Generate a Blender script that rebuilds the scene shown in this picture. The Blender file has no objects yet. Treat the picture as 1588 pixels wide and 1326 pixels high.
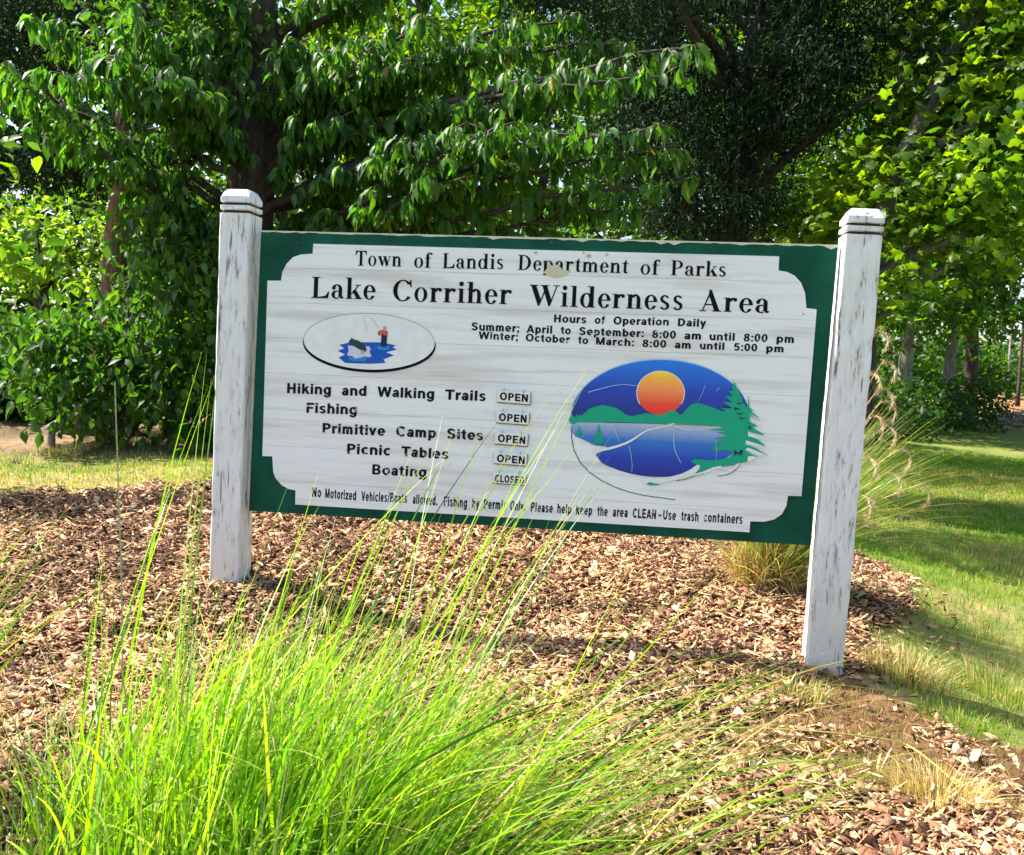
import bpy, math, random
import numpy as np
from mathutils import Vector, Matrix
from mathutils.geometry import tessellate_polygon

rng = np.random.default_rng(7)
random.seed(7)
S = bpy.context.scene
COL = S.collection

# ------------------------------------------------------------------ camera
PITCH, ROLL = 0.0639609, 0.0466513
FPX = 1500.0                      # focal length in photo pixels (photo 1588 x 1326)
CAM = np.array([0.0, 0.0, 1.5])
cd = bpy.data.cameras.new('camera')
cam = bpy.data.objects.new('camera', cd)
COL.objects.link(cam)
cp, sp = math.cos(PITCH), math.sin(PITCH)
cr, sr = math.cos(ROLL), math.sin(ROLL)
FW = np.array([0, cp, -sp]); U0 = np.array([0, sp, cp]); R0 = np.array([1.0, 0, 0])
RI = cr * R0 + sr * U0
UP = -sr * R0 + cr * U0
cam.matrix_world = Matrix(((RI[0], UP[0], -FW[0], CAM[0]), (RI[1], UP[1], -FW[1], CAM[1]),
                           (RI[2], UP[2], -FW[2], CAM[2]), (0, 0, 0, 1)))
cd.sensor_width = 36.0
cd.lens = 36.0 * FPX / 1588.0
cd.clip_end = 2000.0
cd.clip_start = 0.05
cd.dof.use_dof = True
cd.dof.focus_distance = 4.2
cd.dof.aperture_fstop = 16.0
S.camera = cam

# ------------------------------------------------------------------ light
SUN_EL = math.radians(50)
SUN_AZ = math.radians(164.5)       # direction towards the sun, counted from +x
ts = Vector((math.cos(SUN_AZ) * math.cos(SUN_EL), math.sin(SUN_AZ) * math.cos(SUN_EL), math.sin(SUN_EL)))
w = bpy.data.worlds.new('World'); S.world = w; w.use_nodes = True
nt = w.node_tree
sky = nt.nodes.new('ShaderNodeTexSky'); sky.sky_type = 'NISHITA'; sky.sun_disc = False
sky.sun_elevation = SUN_EL
sky.sun_rotation = math.atan2(ts.x, ts.y)
sky.air_density = 1.0; sky.dust_density = 2.0; sky.ozone_density = 1.0
nt.links.new(sky.outputs[0], nt.nodes['Background'].inputs[0])
nt.nodes['Background'].inputs[1].default_value = 0.12
sl = bpy.data.lights.new('sun', 'SUN'); sl.energy = 5.0; sl.angle = math.radians(0.53); sl.color = (1.0, 0.95, 0.86)
so = bpy.data.objects.new('sun', sl); COL.objects.link(so)
so.rotation_euler = (-ts).to_track_quat('-Z', 'Y').to_euler()
S.view_settings.view_transform = 'Standard'; S.view_settings.look = 'None'
S.view_settings.gamma = 1.0; S.view_settings.use_curve_mapping = False
S.view_settings.exposure = 1.40
S.render.engine = 'CYCLES'
S.cycles.max_bounces = 8; S.cycles.diffuse_bounces = 3; S.cycles.transmission_bounces = 5
S.cycles.glossy_bounces = 2; S.cycles.transparent_max_bounces = 4
S.cycles.use_denoising = True
S.cycles.caustics_reflective = False; S.cycles.caustics_refractive = False

# ------------------------------------------------------------------ helpers
def ray(px, py):
    xr = (px - 794) / FPX; zr = -(py - 663) / FPX
    return FW + RI * xr + UP * zr

def at(px, py, depth):
    """point of the place that lies `depth` metres north of the photographer"""
    d = ray(px, py)
    return CAM + d * (depth / d[1])

def tag(o, label=None, cat=None, group=None, kind=None):
    if label: o['label'] = label
    if cat: o['category'] = cat
    if group: o['group'] = group
    if kind: o['kind'] = kind
    return o

def link(o, parent=None):
    COL.objects.link(o)
    if parent is not None: o.parent = parent
    return o

def empty(name, loc, parent=None):
    o = bpy.data.objects.new(name, None); o.empty_display_size = 0.2
    o.location = loc
    return link(o, parent)

def mesh_np(name, V, F, col=None, mat=None, smooth=False):
    """V (n,3), F (m,k) with one k, col (n,3)"""
    me = bpy.data.meshes.new(name)
    V = np.ascontiguousarray(V, dtype=np.float32); F = np.ascontiguousarray(F, dtype=np.int32)
    m, k = F.shape
    me.vertices.add(len(V)); me.vertices.foreach_set('co', V.ravel())
    me.loops.add(m * k); me.loops.foreach_set('vertex_index', F.ravel())
    me.polygons.add(m)
    me.polygons.foreach_set('loop_start', np.arange(0, m * k, k, dtype=np.int32))
    me.polygons.foreach_set('loop_total', np.full(m, k, dtype=np.int32))
    if smooth: me.polygons.foreach_set('use_smooth', np.ones(m, dtype=bool))
    if col is not None:
        a = me.color_attributes.new('Col', 'FLOAT_COLOR', 'POINT')
        c = np.ones((len(V), 4), dtype=np.float32); c[:, :3] = col
        a.data.foreach_set('color', c.ravel())
    me.update(calc_edges=True); me.validate()
    if mat: me.materials.append(mat)
    return me

def obj(name, me, parent=None, loc=None):
    o = bpy.data.objects.new(name, me)
    if loc is not None: o.location = loc
    return link(o, parent)

def mesh_py(name, verts, faces, mat=None, smooth=False):
    me = bpy.data.meshes.new(name); me.from_pydata([tuple(map(float, v)) for v in verts], [], faces)
    me.update()
    if smooth:
        for p in me.polygons: p.use_smooth = True
    if mat: me.materials.append(mat)
    return me

class MB:
    """collects simple shapes for one mesh"""
    def __init__(s): s.v = []; s.f = []
    def add(s, v, f):
        b = len(s.v); s.v += [tuple(map(float, p)) for p in v]; s.f += [tuple(i + b for i in q) for q in f]
    def box(s, c, h, M=None):
        pts = []
        for z in (-1, 1):
            for y in (-1, 1):
                for x in (-1, 1):
                    p = np.array([x * h[0], y * h[1], z * h[2]], float)
                    if M is not None: p = M @ p
                    pts.append(p + np.array(c))
        s.add(pts, [(0, 2, 3, 1), (4, 5, 7, 6), (0, 1, 5, 4), (2, 6, 7, 3), (0, 4, 6, 2), (1, 3, 7, 5)])
    def tube(s, P, R, n=8, cap=True):
        P = [np.array(p, float) for p in P]; rings = []
        a = None
        for i, p in enumerate(P):
            t = P[min(i + 1, len(P) - 1)] - P[max(i - 1, 0)]; t = t / (np.linalg.norm(t) + 1e-9)
            if a is None:
                a = np.cross(t, [0.3, 1, 0.2]); a /= np.linalg.norm(a)
            else:
                a = a - t * (a @ t); a /= (np.linalg.norm(a) + 1e-9)
            b = np.cross(t, a)
            rings.append([p + R[i] * (math.cos(q) * a + math.sin(q) * b) for q in np.arange(n) * 2 * math.pi / n])
        v = [p for r in rings for p in r]; f = []
        for i in range(len(P) - 1):
            for k in range(n):
                f.append((i * n + k, i * n + (k + 1) % n, (i + 1) * n + (k + 1) % n, (i + 1) * n + k))
        if cap:
            f.append(tuple(range(n - 1, -1, -1))); f.append(tuple((len(P) - 1) * n + k for k in range(n)))
        s.add(v, f)
    def build(s, name, mat, parent=None, smooth=False):
        return obj(name, mesh_py(name, s.v, s.f, mat, smooth), parent)

# ------------------------------------------------------------------ materials
def new_mat(name):
    m = bpy.data.materials.new(name); m.use_nodes = True
    n = m.node_tree.nodes; b = n['Principled BSDF']
    return m, n, m.node_tree.links, b

def ramp(n, stops):
    r = n.new('ShaderNodeValToRGB')
    e = r.color_ramp.elements
    while len(e) < len(stops): e.new(0.5)
    for i, (p, c) in enumerate(stops):
        e[i].position = p; e[i].color = (*c, 1) if len(c) == 3 else c
    return r

def leaf_mat(name, trans=0.35, rough=0.45, spec=0.35, hue=(1.25, 1.15, 0.5), tint=(1, 1, 1)):
    m, n, l, b = new_mat(name)
    a = n.new('ShaderNodeAttribute'); a.attribute_name = 'Col'
    tx = n.new('ShaderNodeTexNoise'); tx.inputs['Scale'].default_value = 40
    tc = n.new('ShaderNodeTexCoord'); l.new(tc.outputs['Object'], tx.inputs['Vector'])
    mx = n.new('ShaderNodeMix'); mx.data_type = 'RGBA'; mx.blend_type = 'MULTIPLY'
    mx.inputs[0].default_value = 1.0
    rp = ramp(n, [(0.3, tuple(0.78 * t for t in tint)), (0.7, tuple(1.15 * t for t in tint))])
    l.new(tx.outputs[0], rp.inputs[0]); l.new(a.outputs['Color'], mx.inputs[6]); l.new(rp.outputs[0], mx.inputs[7])
    l.new(mx.outputs[2], b.inputs['Base Color'])
    b.inputs['Roughness'].default_value = rough
    b.inputs['Specular IOR Level'].default_value = spec
    t = n.new('ShaderNodeBsdfTranslucent')
    m2 = n.new('ShaderNodeMix'); m2.data_type = 'RGBA'; m2.blend_type = 'MULTIPLY'; m2.inputs[0].default_value = 1.0
    l.new(mx.outputs[2], m2.inputs[6]); m2.inputs[7].default_value = (*[h * 2.3 for h in hue], 1)
    l.new(m2.outputs[2], t.inputs[0])
    s = n.new('ShaderNodeMixShader'); s.inputs[0].default_value = trans
    l.new(b.outputs[0], s.inputs[1]); l.new(t.outputs[0], s.inputs[2])
    l.new(s.outputs[0], n['Material Output'].inputs[0])
    return m

def bark_mat(name, c0, c1, scale=14, stretch=0.18):
    m, n, l, b = new_mat(name)
    tc = n.new('ShaderNodeTexCoord'); mp = n.new('ShaderNodeMapping'); mp.inputs['Scale'].default_value = (1, 1, stretch)
    l.new(tc.outputs['Object'], mp.inputs[0])
    t = n.new('ShaderNodeTexNoise'); t.inputs['Scale'].default_value = scale; t.inputs['Detail'].default_value = 8
    t.inputs['Roughness'].default_value = 0.7
    l.new(mp.outputs[0], t.inputs['Vector'])
    r = ramp(n, [(0.35, c0), (0.62, c1)]); l.new(t.outputs[0], r.inputs[0]); l.new(r.outputs[0], b.inputs['Base Color'])
    bp = n.new('ShaderNodeBump'); bp.inputs['Strength'].default_value = 0.9; bp.inputs['Distance'].default_value = 0.03
    l.new(t.outputs[0], bp.inputs['Height']); l.new(bp.outputs[0], b.inputs['Normal'])
    b.inputs['Roughness'].default_value = 0.9
    return m

def attr_mat(name, rough=0.85, spec=0.2, scale=60, bump=0.4, trans=0.0):
    m, n, l, b = new_mat(name)
    a = n.new('ShaderNodeAttribute'); a.attribute_name = 'Col'
    tc = n.new('ShaderNodeTexCoord'); t = n.new('ShaderNodeTexNoise'); t.inputs['Scale'].default_value = scale
    t.inputs['Detail'].default_value = 6
    l.new(tc.outputs['Object'], t.inputs['Vector'])
    r = ramp(n, [(0.3, (0.72, 0.70, 0.68)), (0.7, (1.2, 1.2, 1.2))]); l.new(t.outputs[0], r.inputs[0])
    mx = n.new('ShaderNodeMix'); mx.data_type = 'RGBA'; mx.blend_type = 'MULTIPLY'; mx.inputs[0].default_value = 1
    l.new(a.outputs['Color'], mx.inputs[6]); l.new(r.outputs[0], mx.inputs[7]); l.new(mx.outputs[2], b.inputs['Base Color'])
    bp = n.new('ShaderNodeBump'); bp.inputs['Strength'].default_value = bump; bp.inputs['Distance'].default_value = 0.01
    l.new(t.outputs[0], bp.inputs['Height']); l.new(bp.outputs[0], b.inputs['Normal'])
    b.inputs['Roughness'].default_value = rough; b.inputs['Specular IOR Level'].default_value = spec
    return m

def flat_mat(name, c, rough=0.5, spec=0.3):
    m, n, l, b = new_mat(name)
    tc = n.new('ShaderNodeTexCoord'); t = n.new('ShaderNodeTexNoise'); t.inputs['Scale'].default_value = 25; t.inputs['Detail'].default_value = 5
    l.new(tc.outputs['Object'], t.inputs['Vector'])
    r = ramp(n, [(0.3, tuple(x * 0.94 for x in c)), (0.7, tuple(min(1, x * 1.04) for x in c))])
    l.new(t.outputs[0], r.inputs[0]); l.new(r.outputs[0], b.inputs['Base Color'])
    b.inputs['Roughness'].default_value = rough; b.inputs['Specular IOR Level'].default_value = spec
    return m

M_ground = attr_mat('ground_soil', 0.95, 0.1, 26, 0.8)
M_chip = attr_mat('wood_chip', 0.8, 0.25, 90, 0.35)
M_grass = leaf_mat('ornamental_grass', 0.36, 0.42, 0.4, (1.1, 1.12, 0.5))
M_lawn = leaf_mat('lawn_grass', 0.3, 0.6, 0.2, (1.1, 1.1, 0.5))
M_straw = attr_mat('dry_grass', 0.8, 0.2, 60, 0.1)
M_leaf = leaf_mat('broad_leaf', 0.42, 0.48, 0.32, (1.15, 1.25, 0.35))
M_maple = leaf_mat('maple_leaf', 0.5, 0.45, 0.35, (1.35, 1.25, 0.25))
M_needle = leaf_mat('conifer_needle', 0.08, 0.7, 0.15, (1.0, 1.0, 0.6))
M_bark = bark_mat('dark_bark', (0.018, 0.014, 0.011), (0.085, 0.066, 0.052))
M_bark_grey = bark_mat('grey_bark', (0.05, 0.045, 0.04), (0.17, 0.15, 0.13))
M_bark_red = bark_mat('red_bark', (0.05, 0.022, 0.012), (0.26, 0.12, 0.065), 22, 0.08)
M_bark_pale = bark_mat('pale_bark', (0.12, 0.11, 0.095), (0.30, 0.28, 0.25))
M_twig = bark_mat('twig', (0.10, 0.075, 0.055), (0.26, 0.21, 0.16), 30, 0.3)

# ------------------------------------------------------------------ terrain
ctrl = []
for px, py, d in [(0, 765, 6.5), (330, 745, 6.5), (100, 680, 8.5), (330, 690, 8.6), (357, 897, 4.32), (1272, 1040, 3.96),
                  (0, 1000, 3.9), (0, 1326, 2.3), (800, 1326, 2.4), (1588, 1326, 2.5), (800, 1100, 3.3), (400, 1100, 3.2),
                  (1588, 1180, 3.25), (1430, 960, 4.85), (1588, 900, 6.8), (1400, 870, 6.6), (1588, 700, 19), (1588, 660, 27),
                  (1450, 625, 32), (700, 965, 4.3), (1000, 985, 4.2), (1200, 940, 4.6), (1588, 1050, 4.5)]:
    ctrl.append(at(px, py, d))
for p in [(0, 5.8, .50), (0, 8, .62), (3, 11, .35), (-6, 4, .45), (-6, 9, .75), (-8, 14, .8), (0, 14, .65), (0, -3, .15), (6, -3, .0),
          (-6, -3, .2), (8, 3, -.05), (14, 8, .05), (0, 35, 1.0), (-30, 20, 1.0), (-40, 60, 1.6), (40, 60, 1.3), (0, 120, 1.9),
          (90, 120, 1.6), (-90, 120, 2), (40, 10, .2), (40, -10, 0), (-40, -10, .3), (300, 300, 2), (-300, 300, 2), (300, -60, 0), (-300, -60, .3), (-1.5, 1.0, .12), (2, 1, .15)]:
    ctrl.append(np.array(p, float))
ctrl = np.array(ctrl)
def _phi(r): return np.sqrt(r * r + 0.16)
_A = _phi(np.linalg.norm(ctrl[:, None, :2] - ctrl[None, :, :2], axis=2))
_A += np.eye(len(ctrl)) * 0.02 * -1
_n = len(ctrl)
_B = np.zeros((_n + 1, _n + 1)); _B[:_n, :_n] = _A; _B[_n, :_n] = 1; _B[:_n, _n] = 1
_W = np.linalg.solve(_B, np.r_[ctrl[:, 2], 0])
def H(x, y):
    x = np.asarray(x, float); y = np.asarray(y, float); o = np.zeros(np.broadcast(x, y).shape) + _W[_n]
    for i in range(_n): o = o + _W[i] * _phi(np.hypot(x - ctrl[i, 0], y - ctrl[i, 1]))
    return o

def ground_at(px, py):
    d = ray(px, py); lo, hi = 1.0, None; t = 1.2
    while t < 120:
        p = CAM + d * t
        if p[2] < H(p[0], p[1]): hi = t; break
        lo = t; t *= 1.03
    if hi is None: hi = t
    for _ in range(20):
        mid = (lo + hi) / 2; p = CAM + d * mid
        if p[2] < H(p[0], p[1]): hi = mid
        else: lo = mid
    return CAM + d * hi

def pip(x, y, poly):
    inside = np.zeros(np.shape(x), bool); n = len(poly); j = n - 1
    for i in range(n):
        xi, yi = poly[i]; xj, yj = poly[j]
        c = ((yi > y) != (yj > y)) & (x < (xj - xi) * (y - yi) / (yj - yi + 1e-12) + xi)
        inside ^= c; j = i
    return inside

def vnoise(x, y, s, seed=0):
    """cheap smooth value noise 0..1"""
    x = np.asarray(x) / s; y = np.asarray(y) / s
    xi = np.floor(x).astype(int); yi = np.floor(y).astype(int); fx = x - xi; fy = y - yi
    fx = fx * fx * (3 - 2 * fx); fy = fy * fy * (3 - 2 * fy)
    def h(a, b):
        q = np.sin(a * 127.1 + b * 311.7 + seed * 74.7) * 43758.5453
        return q - np.floor(q)
    return (h(xi, yi) * (1 - fx) + h(xi + 1, yi) * fx) * (1 - fy) + (h(xi, yi + 1) * (1 - fx) + h(xi + 1, yi + 1) * fx) * fy

G = lambda a, b: tuple(ground_at(a, b)[:2])
BED = [G(-150, 775), G(0, 768), G(150, 758), G(330, 745), (0.5, 6.4), (2.2, 6.3), G(1335, 868), G(1400, 905), G(1425, 950), G(1385, 1005), G(1310, 1045),
       G(1225, 1070), G(1150, 1110), G(1135, 1160), G(1250, 1195), G(1400, 1235), G(1588, 1290), G(1700, 1330), (3.5, 0.5), (3, -1), (-6, -1), (-7, 6)]
DIRT = [G(1310, 1040), G(1225, 1065), G(1130, 1110), G(1120, 1165), G(1250, 1200), G(1400, 1240), G(1588, 1300), (4.5, 2.2), G(1700, 1200), G(1588, 1160), G(1430, 1100)]
def bedmask(x, y):
    jx = (vnoise(x, y, .22, 1) - .5) * .28 + (vnoise(x, y, .07, 2) - .5) * .1
    jy = (vnoise(x, y, .22, 3) - .5) * .28 + (vnoise(x, y, .07, 4) - .5) * .1
    return pip(x + jx, y + jy, BED)
def dirtmask(x, y):
    jx = (vnoise(x, y, .25, 5) - .5) * .4; jy = (vnoise(x, y, .25, 6) - .5) * .4
    return pip(x + jx, y + jy, DIRT)

def ground_colour(x, y):
    n1 = vnoise(x, y, 1.1, 11); n2 = vnoise(x, y, .25, 12); n3 = vnoise(x, y, 5, 13)
    green = np.stack([.075 + .09 * n2, .14 + .07 * n2, .022 + 0 * n2], -1)
    tan = np.array([.34, .25, .12]); red = np.array([.30, .15, .075]); brown = np.array([.20, .135, .08])
    dry = np.clip((n1 - .45) * 2.2 + (n2 - .5) * .9, 0, 1)[..., None]
    near_left = ((x < .5) & (y > 5.5) & (y < 11))[..., None]
    dry = np.where(((y < 6.5) & (x > 1))[..., None], np.clip(dry + .30, 0, 1), dry)
    dry = np.where(near_left, np.clip(dry + .35, 0, 1), dry * np.where((y < 6)[..., None], .9, .35))
    c = green * (1 - dry) + tan * dry
    blend = np.clip((y - 7.2) / .8, 0, 1) * (x < 3.2) * (y < 30)          # bare earth under the trees
    c = c * (1 - blend[..., None]) + (brown * (.6 + .8 * n2[..., None])) * blend[..., None]
    far = np.clip((y - 24) / 3, 0, 1) * (y < 60) * np.clip(n3 * 2.5 - .2 + n2 * .4, 0, 1)
    c = c * (1 - far[..., None]) + (red * (.8 + .4 * n2[..., None])) * far[..., None]
    d = dirtmask(x, y)[..., None]
    c = np.where(d, red * (.40 + .5 * n2[..., None]) * .7 + tan * .18 * n1[..., None], c)
    b = bedmask(x, y)[..., None]
    c = np.where(b, np.array([.055, .030, .018]) * (.6 + .8 * n2[..., None]), c)
    return c

def warp(lo, hi, a, b, n1, n0, n2):
    return np.unique(np.r_[-np.geomspace(-lo + a + 1, 1, n0) + a + 1, np.linspace(a, b, n1), np.geomspace(1, hi - b + 1, n2) + b - 1])
gx = warp(-400, 400, -6, 7, 260, 40, 40)
gy = warp(-100, 600, 0, 10, 220, 20, 110)
X, Y = np.meshgrid(gx, gy)
Z = H(X, Y) + (vnoise(X, Y, .18, 21) - .5) * .03 * (Y < 10) + (vnoise(X, Y, .8, 22) - .5) * .05
Z = Z - 0.006
nx, ny = len(gx), len(gy)
idx = np.arange(nx * ny).reshape(ny, nx)
F = np.stack([idx[:-1, :-1], idx[:-1, 1:], idx[1:, 1:], idx[1:, :-1]], -1).reshape(-1, 4)
me = mesh_np('ground', np.stack([X, Y, Z], -1).reshape(-1, 3), F, ground_colour(X, Y).reshape(-1, 3), M_ground, True)
tag(obj('ground', me), kind='structure')
def HG(x, y):
    return H(x, y) + (vnoise(x, y, .18, 21) - .5) * .03 * (np.asarray(y) < 10) + (vnoise(x, y, .8, 22) - .5) * .05 - .006

def rotmats(yaw, pitch, roll):
    cy, sy = np.cos(yaw), np.sin(yaw); cp_, sp_ = np.cos(pitch), np.sin(pitch); c, s = np.cos(roll), np.sin(roll)
    Rz = np.zeros((len(yaw), 3, 3)); Rz[:, 0, 0] = cy; Rz[:, 0, 1] = -sy; Rz[:, 1, 0] = sy; Rz[:, 1, 1] = cy; Rz[:, 2, 2] = 1
    Rx = np.zeros_like(Rz); Rx[:, 0, 0] = 1; Rx[:, 1, 1] = cp_; Rx[:, 1, 2] = -sp_; Rx[:, 2, 1] = sp_; Rx[:, 2, 2] = cp_
    Ry = np.zeros_like(Rz); Ry[:, 1, 1] = 1; Ry[:, 0, 0] = c; Ry[:, 0, 2] = s; Ry[:, 2, 0] = -s; Ry[:, 2, 2] = c
    return Rz @ Rx @ Ry

def scatter(T, F, pos, R, scale, col):
    """T (v,3) template, F (f,k); -> V, faces, colours"""
    N = len(pos); v = len(T)
    sc = scale if np.ndim(scale) == 2 else np.asarray(scale)[:, None] * np.ones((1, 3))
    V = np.einsum('nij,nvj->nvi', R, T[None] * sc[:, None, :]) + pos[:, None, :]
    FF = (F[None] + (np.arange(N) * v)[:, None, None]).reshape(-1, F.shape[1])
    return V.reshape(-1, 3), FF, np.repeat(col, v, axis=0)

# wood chips: irregular thin slabs
def chips(N, seed, near):
    r = np.random.default_rng(seed)
    u_ = r.random(N)
    y = 1.6 + (near - 1.6) * u_ ** 0.85 if near < 4 else 3.4 + 3.4 * u_
    hw = 0.62 * y + 0.5
    x = (r.random(N) * 2 - 1) * hw
    e1 = r.normal(0, .16, N); e2 = r.normal(0, .16, N)
    k = bedmask(x, y) | (dirtmask(x, y) & (r.random(N) < .04 + .22 * (vnoise(x, y, .2, 71) > .55))) | (~dirtmask(x, y) & bedmask(x + e1, y + e2) & (x > 1) & (r.random(N) < .25))
    x, y = x[k], y[k]; N = len(x)
    L = r.uniform(.012, .034, N) * r.choice([1, 1, 1.2, 1.9], N); W = L * r.uniform(.16, .55, N); Tt = r.uniform(.0015, .0045, N)
    sv = r.random(N) < .20; L = np.where(sv, r.uniform(.03, .10, N), L); W = np.where(sv, r.uniform(.003, .007, N), W); Tt = np.where(sv, .003, Tt)
    z = HG(x, y) + r.random(N) ** 1.5 * .03 + .002
    box = np.array([[-.5, -.5, 0], [.5, -.5, 0], [.5, .5, 0], [-.5, .5, 0], [-.5, -.5, 1], [0.0, -.5, 1.15], [.5, -.5, 1], [.5, .5, .8], [0, .5, .9], [-.5, .5, 1]])
    FQ = np.array([[4, 5, 8, 9], [5, 6, 7, 8], [0, 1, 6, 4], [1, 2, 7, 6], [2, 3, 9, 7], [3, 0, 4, 9]])
    R = rotmats(r.random(N) * 6.283, r.normal(0, .36, N), r.normal(0, .45, N))
    sc = np.stack([L, W, Tt], 1)
    V = box[None] * sc[:, None]
    jit = r.uniform(-.30, .30, (N, 10, 2)) * sc[:, None, :2]; jit[:, 4:] = jit[:, [0, 0, 1, 2, 2, 3]]
    V[:, :, :2] += jit
    V = np.einsum('nij,nvj->nvi', R, V) + np.stack([x, y, z], 1)[:, None]
    pal = np.array([[.47, .285, .14], [.39, .215, .115], [.29, .13, .07], [.58, .40, .21], [.16, .068, .038], [.06, .032, .020], [.68, .52, .30], [.34, .18, .10], [.24, .175, .11]])
    c = pal[r.choice(len(pal), N, p=[.16, .15, .14, .11, .14, .12, .06, .07, .05])] * r.uniform(.85, 1.5, (N, 1))
    c *= (.50 + .75 * vnoise(x, y, .45, 31))[:, None] * (.75 + .5 * vnoise(x, y, .12, 32))[:, None]
    FF = (FQ[None] + (np.arange(N) * 10)[:, None, None]).reshape(-1, 4)
    return V.reshape(-1, 3), FF, np.repeat(c, 10, axis=0)
parts = [chips(76000, 1, 3.6), chips(95000, 2, 7)]
off = 0; Vs, Fs, Cs = [], [], []
for V, F, C in parts: Vs.append(V); Fs.append(F + off); Cs.append(C); off += len(V)
o = obj('bark_mulch', mesh_np('bark_mulch', np.concatenate(Vs), np.concatenate(Fs), np.concatenate(Cs), M_chip))
tag(o, 'brown and tan wood chip mulch spread over the bed round the sign', 'mulch', kind='stuff')

# small grass blades: bent three-segment ribbons
def blades(pos, L, Wd, seed, lean=.5, leanx=0.0):
    r = np.random.default_rng(seed); N = len(pos)
    az = r.random(N) * 6.283; tl = np.abs(r.normal(0, lean, N))
    dx = np.cos(az) * tl + leanx; dy = np.sin(az) * tl
    fa = r.random(N) * 3.14; wx = np.cos(fa) * Wd; wy = np.sin(fa) * Wd
    V = np.zeros((N, 5, 3))
    for i, (t, b) in enumerate([(0, 1), (.55, .8)]):
        c = pos + np.stack([dx * t * t * L, dy * t * t * L, L * t * (1 - .25 * t * np.minimum(tl, 1))], 1)
        V[:, 2 * i] = c - np.stack([wx, wy, 0 * wx], 1) * b; V[:, 2 * i + 1] = c + np.stack([wx, wy, 0 * wx], 1) * b
    V[:, 4] = pos + np.stack([dx * L, dy * L, L * (1 - .25 * np.minimum(tl, 1))], 1)
    FT = np.array([[0, 1, 3], [0, 3, 2], [2, 3, 4]])
    return V.reshape(-1, 3), (FT[None] + (np.arange(N) * 5)[:, None, None]).reshape(-1, 3)

def lawn(N, x0, x1, y0, y1, L0, L1, seed, cond, name, label, green=.8):
    r = np.random.default_rng(seed)
    x = r.uniform(x0, x1, N); y = y0 + (y1 - y0) * r.random(N) ** 1.4
    k = cond(x, y, r); x, y = x[k], y[k]
    pos = np.stack([x, y, HG(x, y) - .004], 1); n = len(x)
    f = np.clip(y / 6, .8, 3)
    V, F = blades(pos, r.uniform(L0, L1, n), r.uniform(.0015, .003, n) * f, seed + 1, .6)
    g = np.array([.10, .24, .02]); gy = np.array([.24, .33, .03]); dr = np.array([.44, .33, .15])
    t = r.random(n); n1 = vnoise(x, y, .9, 41)
    dry = (t > green - (n1 - .5) * .7)[:, None]
    dr = dr * (.62 if name == 'dry_grass' else 1)
    c = np.where(dry, dr, g + (gy - g) * np.clip(n1 + r.normal(0, .2, n), 0, 1)[:, None]) * r.uniform(.7, 1.2, (n, 1))
    o = obj(name, mesh_np(name, V, F, np.repeat(c, 5, axis=0), M_lawn)); tag(o, label, 'grass', kind='stuff')

lawn(260000, .8, 12, 3.0, 17, .025, .07, 51,
     lambda x, y, r: (~bedmask(x, y)) & (~dirtmask(x, y)) & (x < .58 * y + .6) & (x > .26 * y + .3) & (r.random(len(x)) < .45 + .55 * vnoise(x, y, .35, 8)),
     'lawn_grass', 'short green lawn grass to the right of the mulch bed', .80)
lawn(60000, -5.5, 0, 6.1, 9.5, .02, .055, 55,
     lambda x, y, r: (~bedmask(x, y)) & (r.random(len(x)) < np.clip(1.25 - (y - 7.1) * 1.3, .04, 1) * (.35 + .65 * vnoise(x, y, .3, 9))),
     'yellowed_grass', 'yellowed short grass strip between the mulch bed and the left trees', .55)
lawn(34000, .8, 3.2, 2.4, 4.6, .02, .05, 57, lambda x, y, r: dirtmask(x, y) & (vnoise(x, y, .3, 10) > .35),
     'dry_grass', 'thin dry brown grass on bare red earth beside the right post', .08)

# tufts (things)
def tuft(px, py, n, L, rad, cols, label, seed):
    g = ground_at(px, py); r = np.random.default_rng(seed)
    a = r.random(n) * 6.283; q = np.sqrt(r.random(n)) * rad
    pos = np.stack([g[0] + np.cos(a) * q, g[1] + np.sin(a) * q, 0 * a], 1); pos[:, 2] = HG(pos[:, 0], pos[:, 1]) - .005
    V, F = blades(pos, r.uniform(.5, 1, n) * L, np.full(n, .0018), seed, .75)
    c = np.array(cols)[r.integers(0, len(cols), n)] * r.uniform(.7, 1.2, (n, 1))
    o = obj('grass_tuft', mesh_np('grass_tuft', V - g, F, np.repeat(c, 5, axis=0), M_lawn), None, g)
    tag(o, label, 'grass tuft', 'small tufts by the lawn edge')
straw = [(.55, .42, .2), (.6, .5, .28), (.42, .28, .12)]; gr_ = [(.10, .22, .03), (.22, .3, .05)]
tuft(1455, 1235, 420, .12, .14, straw, 'bleached straw coloured tuft low in the right corner mulch', 61)
tuft(1405, 1050, 700, .14, .18, straw + gr_[:1], 'tan and green tuft just right of the right sign post base', 62)
tuft(1490, 1120, 700, .06, .16, gr_, 'low green tuft on the shaded dirt edge', 63)
tuft(1215, 1075, 300, .10, .16, straw + gr_, 'thin yellowish tuft in front of the right sign post base', 64)
tuft(1545, 1070, 600, .13, .2, gr_ + straw[:1], 'taller green tuft at the right edge of the lawn', 65)
tuft(100, 700, 400, .10, .2, straw + gr_, 'pale tuft in front of the small cut stub under the left bush', 66)

# ------------------------------------------------------------------ sign
BC = np.array([0.06076283, 4.1311434, -0.07496922]) + CAM
YAW = -0.14195255
bu = np.array([math.cos(YAW), math.sin(YAW), 0]); bn = np.array([math.sin(YAW), -math.cos(YAW), 0])   # bn faces the photographer
SG = empty('park_sign', (BC[0], BC[1], 0))
SG.rotation_euler = (0, 0, YAW)
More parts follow.
